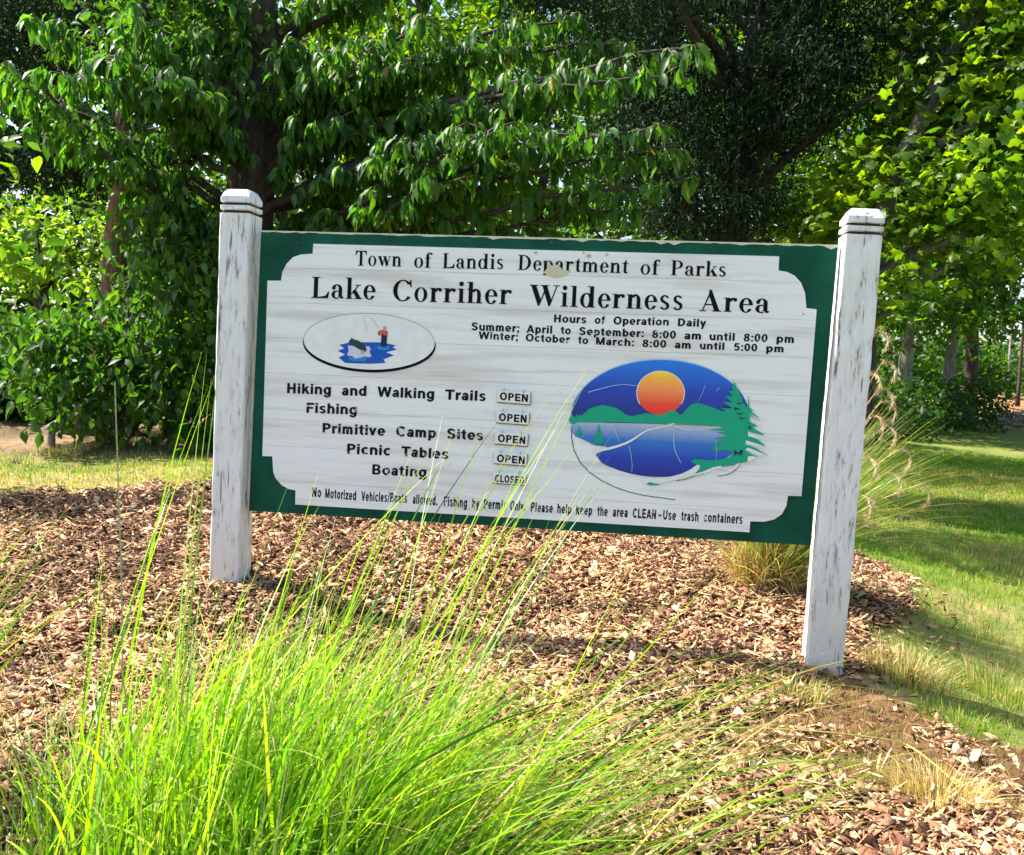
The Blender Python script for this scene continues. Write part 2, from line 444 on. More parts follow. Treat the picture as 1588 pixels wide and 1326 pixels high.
# local frame of the sign: x along board, y away from camera, z up. Board face is at y = 0.
def B(px, py, off=0.0):
    """photo pixel -> (x,z) on the board face; off = metres in front of the face"""
    d = ray(px, py); t = ((BC + bn * off - CAM) @ bn) / (d @ bn); P = CAM + d * t
    return np.array([(P - BC) @ bu, P[2]])
def local(p):
    q = np.array(p, float) - np.array([BC[0], BC[1], 0]); return np.array([q @ bu, -(q @ bn), q[2]])

def board_mat():
    m, n, l, b = new_mat('green_board_paint')
    tc = n.new('ShaderNodeTexCoord'); t = n.new('ShaderNodeTexNoise'); t.inputs['Scale'].default_value = 7; t.inputs['Detail'].default_value = 7
    l.new(tc.outputs['Object'], t.inputs['Vector'])
    r = ramp(n, [(0.3, (.002, .050, .030)), (0.72, (.004, .095, .058))]); l.new(t.outputs[0], r.inputs[0])
    t2 = n.new('ShaderNodeTexNoise'); t2.inputs['Scale'].default_value = 90; t2.inputs['Detail'].default_value = 4
    l.new(tc.outputs['Object'], t2.inputs['Vector'])
    r2 = ramp(n, [(0.70, (0, 0, 0)), (0.74, (1, 1, 1))]); l.new(t2.outputs[0], r2.inputs[0])
    mx = n.new('ShaderNodeMix'); mx.data_type = 'RGBA'; l.new(r2.outputs[0], mx.inputs[0]); l.new(r.outputs[0], mx.inputs[6]); mx.inputs[7].default_value = (.3, .36, .32, 1)
    l.new(mx.outputs[2], b.inputs['Base Color']); b.inputs['Roughness'].default_value = .6; b.inputs['Specular IOR Level'].default_value = .15
    return m
def plank_mat():
    m, n, l, b = new_mat('weathered_white_planks')
    tc = n.new('ShaderNodeTexCoord'); oi = n.new('ShaderNodeObjectInfo')
    mp = n.new('ShaderNodeMapping'); mp.inputs['Scale'].default_value = (1.1, 1, 34)
    l.new(tc.outputs['Object'], mp.inputs[0]); l.new(oi.outputs['Random'], mp.inputs['Location'])
    t = n.new('ShaderNodeTexNoise'); t.inputs['Scale'].default_value = 1.6; t.inputs['Detail'].default_value = 9; t.inputs['Roughness'].default_value = .68
    l.new(mp.outputs[0], t.inputs['Vector'])
    r = ramp(n, [(0.22, (.50, .45, .41)), (0.36, (.73, .72, .71)), (0.47, (.83, .85, .87))]); l.new(t.outputs[0], r.inputs[0])
    # broader worn bands
    mp2 = n.new('ShaderNodeMapping'); mp2.inputs['Scale'].default_value = (.7, 1, 9)
    l.new(tc.outputs['Object'], mp2.inputs[0])
    t2 = n.new('ShaderNodeTexNoise'); t2.inputs['Scale'].default_value = 1.7; t2.inputs['Detail'].default_value = 5
    l.new(mp2.outputs[0], t2.inputs['Vector'])
    r2 = ramp(n, [(0.50, (1, 1, 1)), (0.66, (.80, .765, .73))]); l.new(t2.outputs[0], r2.inputs[0])
    mx = n.new('ShaderNodeMix'); mx.data_type = 'RGBA'; mx.blend_type = 'MULTIPLY'; mx.inputs[0].default_value = 1
    l.new(r.outputs[0], mx.inputs[6]); l.new(r2.outputs[0], mx.inputs[7]); l.new(mx.outputs[2], b.inputs['Base Color'])
    bp = n.new('ShaderNodeBump'); bp.inputs['Strength'].default_value = .35; bp.inputs['Distance'].default_value = .004
    l.new(t.outputs[0], bp.inputs['Height']); l.new(bp.outputs[0], b.inputs['Normal']); b.inputs['Roughness'].default_value = .6
    return m
def post_mat():
    m, n, l, b = new_mat('peeling_white_post_paint')
    tc = n.new('ShaderNodeTexCoord'); mp = n.new('ShaderNodeMapping'); mp.inputs['Scale'].default_value = (1, 1, .17)
    l.new(tc.outputs['Object'], mp.inputs[0])
    t = n.new('ShaderNodeTexNoise'); t.inputs['Scale'].default_value = 42; t.inputs['Detail'].default_value = 10; t.inputs['Roughness'].default_value = .74
    l.new(mp.outputs[0], t.inputs['Vector'])
    r = ramp(n, [(0.37, (.24, .20, .17)), (0.395, (.42, .39, .35)), (0.415, (.63, .63, .62)), (0.455, (.70, .715, .73)), (0.50, (.80, .81, .82)), (1.0, (.86, .865, .87))]); l.new(t.outputs[0], r.inputs[0])
    mp3 = n.new('ShaderNodeMapping'); mp3.inputs['Scale'].default_value = (1, 1, .05)
    l.new(tc.outputs['Object'], mp3.inputs[0])
    t3 = n.new('ShaderNodeTexNoise'); t3.inputs['Scale'].default_value = 55; t3.inputs['Detail'].default_value = 3
    l.new(mp3.outputs[0], t3.inputs['Vector'])
    r3 = ramp(n, [(0.33, (.28, .25, .23)), (0.355, (1, 1, 1))]); l.new(t3.outputs[0], r3.inputs[0])
    mx = n.new('ShaderNodeMix'); mx.data_type = 'RGBA'; mx.blend_type = 'MULTIPLY'; mx.inputs[0].default_value = 1
    l.new(r.outputs[0], mx.inputs[6]); l.new(r3.outputs[0], mx.inputs[7])
    # yellow-grey staining that rises from the soil
    sx = n.new('ShaderNodeSeparateXYZ'); l.new(tc.outputs['Object'], sx.inputs[0])
    mr = n.new('ShaderNodeMapRange'); mr.inputs[1].default_value = .35; mr.inputs[2].default_value = .85; mr.inputs[3].default_value = .75; mr.inputs[4].default_value = 0
    l.new(sx.outputs[2], mr.inputs[0])
    mu = n.new('ShaderNodeMath'); mu.operation = 'MULTIPLY'; l.new(mr.outputs[0], mu.inputs[0]); l.new(t.outputs[0], mu.inputs[1])
    m4 = n.new('ShaderNodeMix'); m4.data_type = 'RGBA'; l.new(mu.outputs[0], m4.inputs[0]); l.new(mx.outputs[2], m4.inputs[6]); m4.inputs[7].default_value = (.42, .36, .25, 1)
    l.new(m4.outputs[2], b.inputs['Base Color'])
    bp = n.new('ShaderNodeBump'); bp.inputs['Strength'].default_value = 1.0; bp.inputs['Distance'].default_value = .01
    l.new(t.outputs[0], bp.inputs['Height']); l.new(bp.outputs[0], b.inputs['Normal']); b.inputs['Roughness'].default_value = .65
    return m
M_board = board_mat(); M_plank = plank_mat(); M_post = post_mat()
M_groove = flat_mat('dirt_in_groove', (.035, .03, .028), .9)
M_cream = flat_mat('worn_cream_edge', (.62, .60, .48), .8)
def print_mat():
    m, n, l, b = new_mat('worn_black_lettering')
    tc = n.new('ShaderNodeTexCoord'); t = n.new('ShaderNodeTexNoise'); t.inputs['Scale'].default_value = 38; t.inputs['Detail'].default_value = 3
    l.new(tc.outputs['Object'], t.inputs['Vector'])
    r = ramp(n, [(0.0, (.008, .009, .016)), (0.66, (.010, .011, .016)), (0.70, (.55, .55, .54))]); l.new(t.outputs[0], r.inputs[0])
    l.new(r.outputs[0], b.inputs['Base Color']); b.inputs['Roughness'].default_value = .85; b.inputs['Specular IOR Level'].default_value = .12
    return m
M_print = print_mat()
M_black = flat_mat('black_lettering', (.006, .007, .011), .85, .12)

def prism(pts, y0, y1, name, mat, parent, both=True):
    """outline pts (x,z); front at y0 (towards camera), back at y1"""
    n = len(pts); v = [(p[0], y0, p[1]) for p in pts] + [(p[0], y1, p[1]) for p in pts]
    tris = tessellate_polygon([[Vector((p[0], p[1], 0)) for p in pts]])
    f = [tuple(t) for t in tris] + [tuple(n + i for i in reversed(t)) for t in tris]
    f += [(i, (i + 1) % n, n + (i + 1) % n, n + i) for i in range(n)]
    me = mesh_py(name, v, f, mat)
    import bmesh
    bm = bmesh.new(); bm.from_mesh(me); bmesh.ops.recalc_face_normals(bm, faces=bm.faces); bm.to_mesh(me); bm.free()
    return obj(name, me, parent)

# posts: square timber lofted through rings, chamfered top and two saw grooves
def post(top_px, bot_px, wd, seed, label):
    r = np.random.default_rng(seed)
    tz = B(*top_px, -.02); bz = B(*bot_px, -.02)
    top = np.array([tz[0], .02, tz[1]]); bot = np.array([bz[0], .02, bz[1]])
    ax = top - bot; Lg = np.linalg.norm(ax); ax /= Lg; bot = bot - ax * .35; Lg += .35
    h = wd / 2
    prof = [(0, h)]
    s = .06
    while s < Lg - .125: prof.append((s, h)); s += .055
    prof += [(Lg - .108, h), (Lg - .105, h - .011), (Lg - .095, h - .011), (Lg - .092, h), (Lg - .074, h), (Lg - .071, h - .011), (Lg - .062, h - .011),
             (Lg - .059, h), (Lg - .040, h), (Lg - .034, h * .985), (Lg - .018, h * .86), (Lg - .008, h * .78), (Lg - .002, h * .70), (Lg, h * .55)]
    ex = np.cross([0, 1, 0], ax); ex /= np.linalg.norm(ex); ey = np.cross(ax, ex)
    v = []; ch = .006
    for s, q in prof:
        c = bot + ax * s
        pts = [(-q + ch, -q), (0, -q), (q - ch, -q), (q, -q + ch), (q, 0), (q, q - ch), (q - ch, q), (0, q), (-q + ch, q), (-q, q - ch), (-q, 0), (-q, -q + ch)]
        for a, b_ in pts:
            v.append(c + ex * (a + r.normal(0, .0011)) + ey * (b_ + r.normal(0, .0011)))
    k = 12; f = []
    for i in range(len(prof) - 1):
        for j in range(k): f.append((i * k + j, i * k + (j + 1) % k, (i + 1) * k + (j + 1) % k, (i + 1) * k + j))
    f.append(tuple((len(prof) - 1) * k + j for j in range(k)))
    me = mesh_py('post', v, f, M_post); me.materials.append(M_groove)
    for i in range(len(prof) - 1):
        if prof[i][1] < h and prof[i + 1][1] < h and prof[i][0] < Lg - .05:
            for j in range(k): me.polygons[i * k + j].material_index = 1
    o = obj('post', me, SG)
    if label: o['label'] = label
    return o
post((375.5, 296), (357, 893), .139, 3, 'left white post with peeling paint')
post((1338, 326), (1273, 1036), .146, 4, 'right white post with cracks and flaked knots')

# green board behind, with a stepped rim
corners = [B(405, 358.5), B(1300, 381), B(1256.5, 846), B(386, 792)]
prism(corners[::-1], 0.0, .032, 'backing_board', M_board, SG)
tl, tr = corners[0], corners[1]
N_ = 90; pts = []
for i in range(N_ + 1):
    t = i / N_; p = tl + (tr - tl) * t; pts.append((p[0], p[1] + .0035))
low = []
for i in range(N_ + 1):
    t = i / N_; p = tl + (tr - tl) * t
    low.append((p[0], p[1] - .001 - max(0, random.gauss(.0025, .002)) - (.010 if random.random() < .05 else 0)))
prism(low + pts[::-1], -.0012, .033, 'top_edge', M_cream, SG)['label'] = 'cream worn top edge'

outline_px = [(487, 378.5), (1208, 398), (1207, 420), (1220, 422), (1232, 428), (1242, 439), (1248, 455), (1250, 478), (1266, 480), (1242.5, 769),
              (1221.5, 768.5), (1219, 784), (1212, 797), (1200, 805), (1185, 808.5), (1163, 808), (1162, 825), (459, 782), (459.5, 760), (449, 758), (438, 752), (429, 742),
              (425, 732), (423.5, 707.5), (408, 707), (416, 435.5), (437, 435.5), (439, 422), (446, 409), (456, 399), (468, 395), (486, 394)]
outl = [B(*p) for p in outline_px]
def clip(poly, keep):
    out = []
    for i in range(len(poly)):
        a, b_ = poly[i], poly[(i + 1) % len(poly)]
        da, db = keep(a), keep(b_)
        if da >= 0: out.append(a)
        if (da >= 0) != (db >= 0): out.append(a + (b_ - a) * (da / (da - db)))
    return out
# joints follow slightly sloping lines across the face
jl = [(420, 415), (420, 469), (420, 523), (416, 578), (414, 634), (412, 690), (410, 744)]
def joint(px, py):
    a = B(px, py); k = (corners[2] - corners[3]) * .5 + (corners[1] - corners[0]) * .5
    return a, k / np.linalg.norm(k)
js = [joint(*p) for p in jl]
PY = -.0095
for i in range(len(js) + 1):
    poly = [np.array(p) for p in outl]
    if i > 0:
        a, k = js[i - 1]; nrm = np.array([k[1], -k[0]])      # below the upper joint
        poly = clip(poly, lambda p: (p - a) @ nrm - .0004)
    if i < len(js):
        a2, k2 = js[i]; nr2 = np.array([-k2[1], k2[0]])
        poly = clip(poly, lambda p: (p - a2) @ nr2 - .0004)
    q = [poly[0]]
    for p in poly[1:]:
        if np.linalg.norm(p - q[-1]) > 1e-5: q.append(p)
    dy = random.uniform(-.0006, .0006)
    prism([tuple(p) for p in q], PY + dy, -.0002, 'plank', M_plank, SG)
FACE = PY - .0008

# ---- lettering ----------------------------------------------------------
def ringpoly(cx, cy, rx, ry, tx, ty, a0=0, a1=360, n=26):
    out = []; m = max(4, int(n * abs(a1 - a0) / 360))
    q = []
    for i in range(m + 1):
        a = math.radians(a0 + (a1 - a0) * i / m)
        q.append(((cx + rx * math.cos(a), cy + ry * math.sin(a)), (cx + (rx - tx) * math.cos(a), cy + (ry - ty) * math.sin(a))))
    for i in range(m): out.append([q[i][0], q[i + 1][0], q[i + 1][1], q[i][1]])
    return out
def R_(x0, y0, x1, y1): return [[(x0, y0), (x1, y0), (x1, y1), (x0, y1)]]
def P_(*p): return [list(p)]
def C_(x, y, r): return [[(x + r * math.cos(a), y + r * math.sin(a)) for a in np.arange(12) * math.pi / 6]]
O = ringpoly
LS = R_(.07, 0, .20, .44) + R_(.02, .425, .2, .455) + R_(.02, 0, .26, .03)
GL = {
 'T': (.64, R_(.25, 0, .39, .68) + R_(.16, 0, .48, .03) + R_(.03, .64, .61, .68) + P_((.03, .66), (.03, .47), (.055, .47), (.11, .60), (.25, .65)) + P_((.61, .66), (.39, .65), (.53, .60), (.585, .47), (.61, .47))),
 'o': (.49, O(.245, .225, .215, .24, .115, .03)),
 'w': (.70, P_((.03, .44), (.18, .44), (.31, .10), (.26, 0), (.22, 0)) + P_((.23, 0), (.27, 0), (.39, .40), (.36, .42)) + P_((.30, .44), (.44, .44), (.57, .10), (.51, 0), (.46, 0)) + P_((.47, 0), (.51, 0), (.66, .44), (.62, .44)) + R_(0, .43, .22, .455) + R_(.28, .43, .48, .455) + R_(.56, .43, .70, .455)),
 'n': (.54, LS + O(.305, .28, .165, .185, .12, .06, 0, 150) + R_(.35, 0, .47, .29) + R_(.29, 0, .53, .03)),
 'h': (.54, LS + R_(.07, .3, .20, .68) + R_(.01, .65, .2, .68) + O(.305, .28, .165, .185, .12, .06, 0, 150) + R_(.35, 0, .47, .29) + R_(.29, 0, .53, .03)),
 'm': (.81, LS + O(.295, .28, .165, .185, .12, .06, 0, 150) + R_(.335, 0, .46, .29) + R_(.28, 0, .50, .03) + O(.56, .28, .165, .185, .12, .06, 0, 150) + R_(.60, 0, .725, .29) + R_(.55, 0, .78, .03)),
 'r': (.42, LS + O(.30, .30, .15, .16, .09, .07, 70, 165) + C_(.355, .395, .06)),
 'f': (.35, R_(.08, 0, .21, .56) + R_(.02, .42, .30, .455) + O(.24, .53, .16, .16, .12, .045, 60, 180) + C_(.32, .625, .05) + R_(.02, 0, .28, .03)),
 'L': (.64, R_(.1, 0, .24, .68) + R_(.03, .65, .32, .68) + R_(.03, 0, .6, .035) + P_((.24, 0), (.6, 0), (.63, .22), (.60, .22), (.50, .08), (.24, .04))),
 'a': (.47, R_(.27, .05, .395, .34) + O(.22, .31, .175, .15, .12, .035, 0, 165) + C_(.105, .335, .06) + O(.20, .125, .165, .135, .115, .035, 60, 310) + P_((.29, .08), (.35, 0), (.42, 0), (.46, .05), (.395, .07))),
 'd': (.55, O(.235, .225, .21, .24, .12, .035) + R_(.34, 0, .47, .68) + R_(.26, .65, .47, .68) + R_(.34, 0, .53, .03)),
 'i': (.28, R_(.08, 0, .205, .44) + R_(.02, .425, .205, .455) + R_(.02, 0, .27, .03) + C_(.14, .605, .078)),
 'l': (.28, R_(.08, 0, .205, .68) + R_(.02, .65, .205, .68) + R_(.02, 0, .27, .03)),
 's': (.39, O(.19, .335, .145, .13, .09, .045, 25, 265) + O(.19, .125, .155, .135, .09, .045, -155, 85) + P_((.07, .27), (.14, .32), (.32, .19), (.25, .14))),
 'D': (.71, R_(.1, 0, .24, .68) + O(.29, .34, .37, .34, .145, .04, -90, 90) + R_(.03, .645, .3, .68) + R_(.03, 0, .3, .035)),
 'e': (.45, O(.235, .225, .205, .24, .12, .035, 5, 330) + R_(.10, .23, .435, .265)),
 't': (.33, R_(.1, .06, .225, .5) + P_((.1, .43), (.225, .43), (.225, .6), (.19, .6)) + R_(.01, .42, .32, .455) + O(.21, .10, .11, .11, .11, .05, 180, 330)),
 'p': (.55, R_(.07, -.2, .20, .44) + R_(.02, .425, .2, .455) + R_(.02, -.2, .27, -.17) + O(.30, .225, .21, .24, .12, .035)),
 'P': (.61, R_(.1, 0, .24, .68) + R_(.03, 0, .32, .03) + O(.29, .49, .28, .19, .13, .035, -90, 90) + R_(.03, .645, .3, .68) + R_(.24, .30, .3, .335)),
 'k': (.55, R_(.07, 0, .20, .68) + R_(.02, .65, .2, .68) + R_(.02, 0, .26, .03) + P_((.19, .15), (.23, .15), (.46, .43), (.41, .43)) + P_((.24, .25), (.34, .32), (.54, .02), (.38, .02)) + R_(.32, .43, .53, .455) + R_(.31, 0, .57, .03)),
 'C': (.70, O(.38, .34, .33, .35, .145, .035, 38, 325) + P_((.62, .69), (.65, .69), (.66, .45), (.635, .45), (.58, .58))),
 'W': (1.0, P_((.05, .66), (.22, .66), (.41, .16), (.35, 0), (.30, 0)) + P_((.31, 0), (.35, 0), (.54, .5), (.51, .55)) + P_((.42, .66), (.58, .66), (.76, .16), (.70, 0), (.65, 0)) + P_((.66, 0), (.70, 0), (.93, .66), (.89, .66)) + R_(0, .65, .29, .68) + R_(.36, .65, .65, .68) + R_(.79, .65, 1.0, .68)),
 'A': (.71, P_((.31, .70), (.37, .70), (.64, .02), (.48, .02), (.285, .56)) + P_((.10, .02), (.14, .02), (.345, .56), (.33, .66)) + R_(.20, .20, .50, .24) + R_(.02, 0, .24, .03) + R_(.42, 0, .70, .03)),
}
def serif_word(s):
    polys = []; x = 0
    for c in s:
        wd, g = GL[c]
        polys += [[(px + x, py) for px, py in p] for p in g]; x += wd + .035
    return polys, x - .035
BW = O(.28, .265, .245, .275, .15, .12)
ARCH = O(.29, .30, .24, .24, .15, .13, 0, 150) + R_(.38, 0, .53, .31)
def BAR(x0, x1, *ys): return sum([R_(x0, a, x1, b) for a, b in ys], [])
ST = R_(.06, 0, .22, .72)
SM = lambda dx: P_((dx + .10, .30), (dx + .16, .38), (dx + .40, .24), (dx + .34, .17))
SL = {
 'a': (.50, R_(.31, 0, .455, .36) + O(.25, .33, .205, .21, .145, .11, 0, 160) + O(.21, .16, .18, .17, .14, .10)),
 'b': (.57, R_(.05, 0, .2, .72) + O(.30, .265, .24, .275, .15, .12)), 'c': (.52, O(.29, .265, .25, .275, .15, .12, 45, 315)),
 'd': (.57, BW + R_(.38, 0, .53, .72)), 'e': (.56, O(.28, .265, .25, .275, .15, .115, 0, 318) + R_(.14, .215, .52, .305)),
 'f': (.36, R_(.10, 0, .25, .56) + R_(.01, .43, .34, .53) + O(.31, .54, .21, .19, .15, .12, 80, 180)),
 'g': (.57, BW + R_(.38, 0, .53, .53) + O(.28, .0, .25, .21, .15, .11, 200, 360)),
 'h': (.57, R_(.05, 0, .2, .72) + ARCH), 'i': (.25, R_(.05, 0, .2, .53) + R_(.05, .60, .2, .72)),
 'k': (.56, R_(.05, 0, .2, .72) + P_((.18, .16), (.30, .26), (.53, .53), (.35, .53), (.18, .33)) + P_((.24, .26), (.34, .36), (.57, 0), (.39, 0))),
 'l': (.25, R_(.05, 0, .2, .72)),
 'm': (.82, R_(.05, 0, .2, .53) + O(.265, .31, .205, .23, .15, .13, 0, 150) + R_(.32, 0, .47, .32) + O(.535, .31, .205, .23, .15, .13, 0, 150) + R_(.59, 0, .74, .32)),
 'n': (.57, R_(.05, 0, .2, .53) + ARCH), 'o': (.58, O(.29, .265, .26, .275, .15, .12)),
 'p': (.57, R_(.05, -.2, .2, .53) + O(.30, .265, .24, .275, .15, .12)), 'r': (.37, R_(.05, 0, .2, .53) + O(.32, .29, .24, .25, .15, .15, 75, 165)),
 's': (.50, O(.25, .385, .20, .155, .14, .10, 20, 265) + O(.25, .145, .21, .155, .14, .10, -160, 85) + P_((.12, .31), (.19, .36), (.38, .22), (.31, .17))),
 't': (.36, R_(.10, .14, .25, .68) + R_(.01, .43, .34, .53) + O(.30, .16, .20, .17, .15, .12, 180, 275)),
 'u': (.57, R_(.05, .22, .2, .53) + O(.29, .23, .24, .24, .15, .13, 180, 330) + R_(.38, 0, .53, .53)),
 'v': (.52, P_((0, .53), (.165, .53), (.32, 0), (.19, 0)) + P_((.51, .53), (.345, .53), (.19, 0), (.32, 0))),
 'w': (.78, P_((0, .53), (.15, .53), (.27, 0), (.15, 0)) + P_((.31, .53), (.43, .53), (.27, 0), (.15, 0)) + P_((.31, .53), (.45, .53), (.60, 0), (.48, 0)) + P_((.75, .53), (.60, .53), (.48, 0), (.60, 0))),
 'y': (.52, P_((0, .53), (.165, .53), (.33, .08), (.20, 0)) + P_((.51, .53), (.35, .53), (.11, -.2), (.26, -.2))),
 'z': (.49, R_(.03, .42, .46, .53) + R_(.03, 0, .47, .11) + P_((.03, .11), (.25, .42), (.46, .42), (.24, .11))),
 'H': (.71, ST + R_(.48, 0, .64, .72) + R_(.2, .30, .5, .43)), 'T': (.61, R_(.0, .59, .6, .72) + R_(.22, 0, .38, .72)),
 'F': (.58, ST + BAR(.06, .56, (.59, .72)) + BAR(.06, .50, (.30, .42))), 'E': (.62, ST + BAR(.06, .59, (.59, .72), (0, .13)) + BAR(.06, .55, (.30, .42))),
 'L': (.57, ST + BAR(.06, .56, (0, .13))), 'P': (.63, ST + O(.34, .50, .26, .22, .155, .12, -90, 90) + BAR(.1, .35, (.60, .72), (.28, .40))),
 'C': (.70, O(.37, .36, .33, .375, .16, .13, 42, 318)), 'O': (.76, O(.38, .36, .35, .375, .16, .13)),
 'S': (.65, O(.32, .525, .26, .21, .155, .125, 15, 265) + O(.32, .20, .275, .215, .155, .125, -165, 85) + P_((.13, .44), (.22, .50), (.52, .29), (.43, .22))),
 'B': (.67, ST + O(.36, .53, .23, .19, .15, .11, -90, 90) + O(.36, .20, .26, .20, .15, .12, -90, 90) + BAR(.1, .38, (.61, .72), (.30, .41), (0, .12))),
 'D': (.70, ST + O(.30, .36, .35, .36, .16, .13, -90, 90) + BAR(.1, .31, (.59, .72), (0, .13))),
 'A': (.71, P_((.0, 0), (.17, 0), (.43, .72), (.28, .72)) + P_((.71, 0), (.54, 0), (.28, .72), (.43, .72)) + R_(.18, .15, .53, .27)),
 'M': (.84, R_(.06, 0, .2, .72) + R_(.63, 0, .77, .72) + P_((.06, .72), (.23, .72), (.48, 0), (.35, 0)) + P_((.77, .72), (.60, .72), (.35, 0), (.48, 0))),
 'N': (.71, R_(.06, 0, .21, .72) + R_(.49, 0, .64, .72) + P_((.06, .72), (.23, .72), (.64, 0), (.47, 0))),
 'U': (.70, R_(.06, .26, .22, .72) + R_(.48, .26, .64, .72) + O(.35, .27, .29, .28, .16, .13, 180, 360)),
 'V': (.66, P_((0, .72), (.17, .72), (.41, 0), (.25, 0)) + P_((.66, .72), (.49, .72), (.25, 0), (.41, 0))),
 'W': (.98, P_((0, .72), (.16, .72), (.33, 0), (.18, 0)) + P_((.41, .72), (.55, .72), (.33, 0), (.18, 0)) + P_((.41, .72), (.56, .72), (.79, 0), (.64, 0)) + P_((.97, .72), (.81, .72), (.64, 0), (.79, 0))),
 '8': (.57, O(.28, .535, .22, .185, .14, .105) + O(.28, .20, .25, .21, .15, .11)), '0': (.57, O(.28, .36, .25, .37, .155, .12)),
 '5': (.57, O(.27, .235, .25, .245, .15, .12, -150, 120) + R_(.10, .60, .48, .72) + P_((.10, .72), (.24, .72), (.20, .34), (.05, .34))),
 ';': (.26, R_(.06, .39, .21, .53) + R_(.06, 0, .21, .14) + P_((.13, .02), (.21, .02), (.14, -.13), (.07, -.13))), ':': (.26, R_(.06, .39, .21, .53) + R_(.06, 0, .21, .14)),
 '.': (.26, R_(.06, 0, .21, .14)), '-': (.36, R_(.04, .22, .32, .34)), '/': (.32, P_((0, -.02), (.10, -.02), (.32, .74), (.22, .74))),
}
def sans_word(s, gap=.035):
    polys = []; x = 0
    for c in s:
        wd, g = SL[c]
        polys += [[(px + x, py) for px, py in p] for p in g]; x += wd + gap
    return polys, x - gap

def line_mesh(name, words, cap_px, serif, mat, parent, depth=FACE, off=.03, Bf=None, label=None):
    for w_ in words: word_mesh(name, [w_], cap_px, serif, mat, parent, depth, off, Bf)
def word_mesh(name, words, cap_px, serif, mat, parent, depth=FACE, off=.03, Bf=None, label=None):
    """words: (text, x0, y0, x1, y1) baseline end points in the photo"""
    V = []; F = []
    Bf = Bf or (lambda a, b_: B(a, b_, -depth))
    for s, x0, y0, x1, y1 in words:
        a = Bf(x0, y0); b_ = Bf(x1, y1); ux = b_ - a
        c = Bf((x0 + x1) / 2, (y0 + y1) / 2); c2 = Bf((x0 + x1) / 2, (y0 + y1) / 2 - cap_px); uy = (c2 - c) * np.array([0, 1.0]); uy[0] = 0
        polys, wd = serif_word(s) if serif else sans_word(s, off); caph = .68 if serif else .72
        if not serif: polys = [[(a_ + dx_, b2_ + dy_) for a_, b2_ in p] for dx_, dy_ in ((0, 0), (.03, .012), (.015, -.010)) for p in polys]
        xs_ = [q[0] for p in polys for q in p]; lo, hi = min(xs_), max(xs_)
        for k, p in enumerate(polys):
            tris = [tuple(range(len(p)))] if len(p) == 4 else tessellate_polygon([[Vector((q[0], q[1], 0)) for q in p]])
            base = len(V)
            for q in p:
                P = a + ux * ((q[0] - lo) / (hi - lo)) + uy * (q[1] / caph); V.append((P[0], depth - .00002 * (k % 24), P[1]))
            F += [tuple(base + i for i in t) for t in tris]
    o = obj(name, mesh_py(name, V, F, mat), parent)
    if label: o['label'] = label
    return o

line_mesh('lettering', [('Town', 551, 412, 622.5, 413.5), ('of', 642, 415, 670, 415.5), ('Landis', 686, 416, 780, 417.5), ('Department', 803, 418.5, 974, 424), ('of', 993, 425.5, 1023, 426.5), ('Parks', 1040, 427, 1125, 429)], 23.5, True, M_black, SG, label='black serif line Town of Landis Department of Parks')
line_mesh('lettering', [('Lake', 483, 462, 582, 464.5), ('Corriher', 609, 466.5, 793, 472), ('Wilderness', 820, 474, 1058, 481), ('Area', 1084, 482.5, 1193, 485.5)], 33, True, M_black, SG, label='large black serif line Lake Corriher Wilderness Area')
W5 = [
 ([('Hours', 859, 499.7, 909, 501.5), ('of', 922, 502, 938, 502.3), ('Operation', 951, 503, 1037, 505), ('Daily', 1051, 505.7, 1095, 507)], 12),
 ([('Summer;', 731, 512, 805, 515), ('April', 816, 516, 856, 517.3), ('to', 869, 518, 885, 518.6), ('September:', 898, 519.3, 998, 523), ('8:00', 1011, 524, 1048, 525.2), ('am', 1061, 526, 1087, 526.8), ('until', 1100, 527.4, 1139, 528.6), ('8:00', 1153, 529.3, 1190, 530.4), ('pm', 1204, 531, 1231, 532)], 12),
 ([('Winter;', 742, 525.6, 803, 528.3), ('October', 815, 529, 884, 532.3), ('to', 896, 533, 912, 533.6), ('March:', 924, 534.3, 983, 537), ('8:00', 996, 538, 1033, 539.3), ('am', 1046, 540, 1071, 540.8), ('until', 1085, 541.4, 1123, 542.8), ('5:00', 1138, 543.6, 1174, 545), ('pm', 1188, 545.6, 1215, 546.6)], 11.5),
 ([('Hiking', 445, 609.5, 513, 612), ('and', 530, 613, 568, 614), ('Walking', 585, 615, 673, 618.5), ('Trails', 690, 619.5, 753, 622)], 15.5),
 ([('Fishing', 475, 640, 553, 643)], 15.5), ([('Primitive', 500, 671.5, 597, 676), ('Camp', 614, 676.5, 676, 679.3), ('Sites', 693, 680, 749, 683)], 15.5),
 ([('Picnic', 538, 703.5, 605, 706.5), ('Tables', 622, 707.5, 695, 712)], 15.5), ([('Boating', 577, 735.5, 661, 740)], 15.5)]
for ws, ch in W5:
    line_mesh('lettering', ws, ch, False, M_print, SG, off=.05, label='black bold line ' + ' '.join(x[0] for x in ws).replace(';', '').replace(':', '.').replace('8.00', '8:00').replace('5.00', '5:00'))
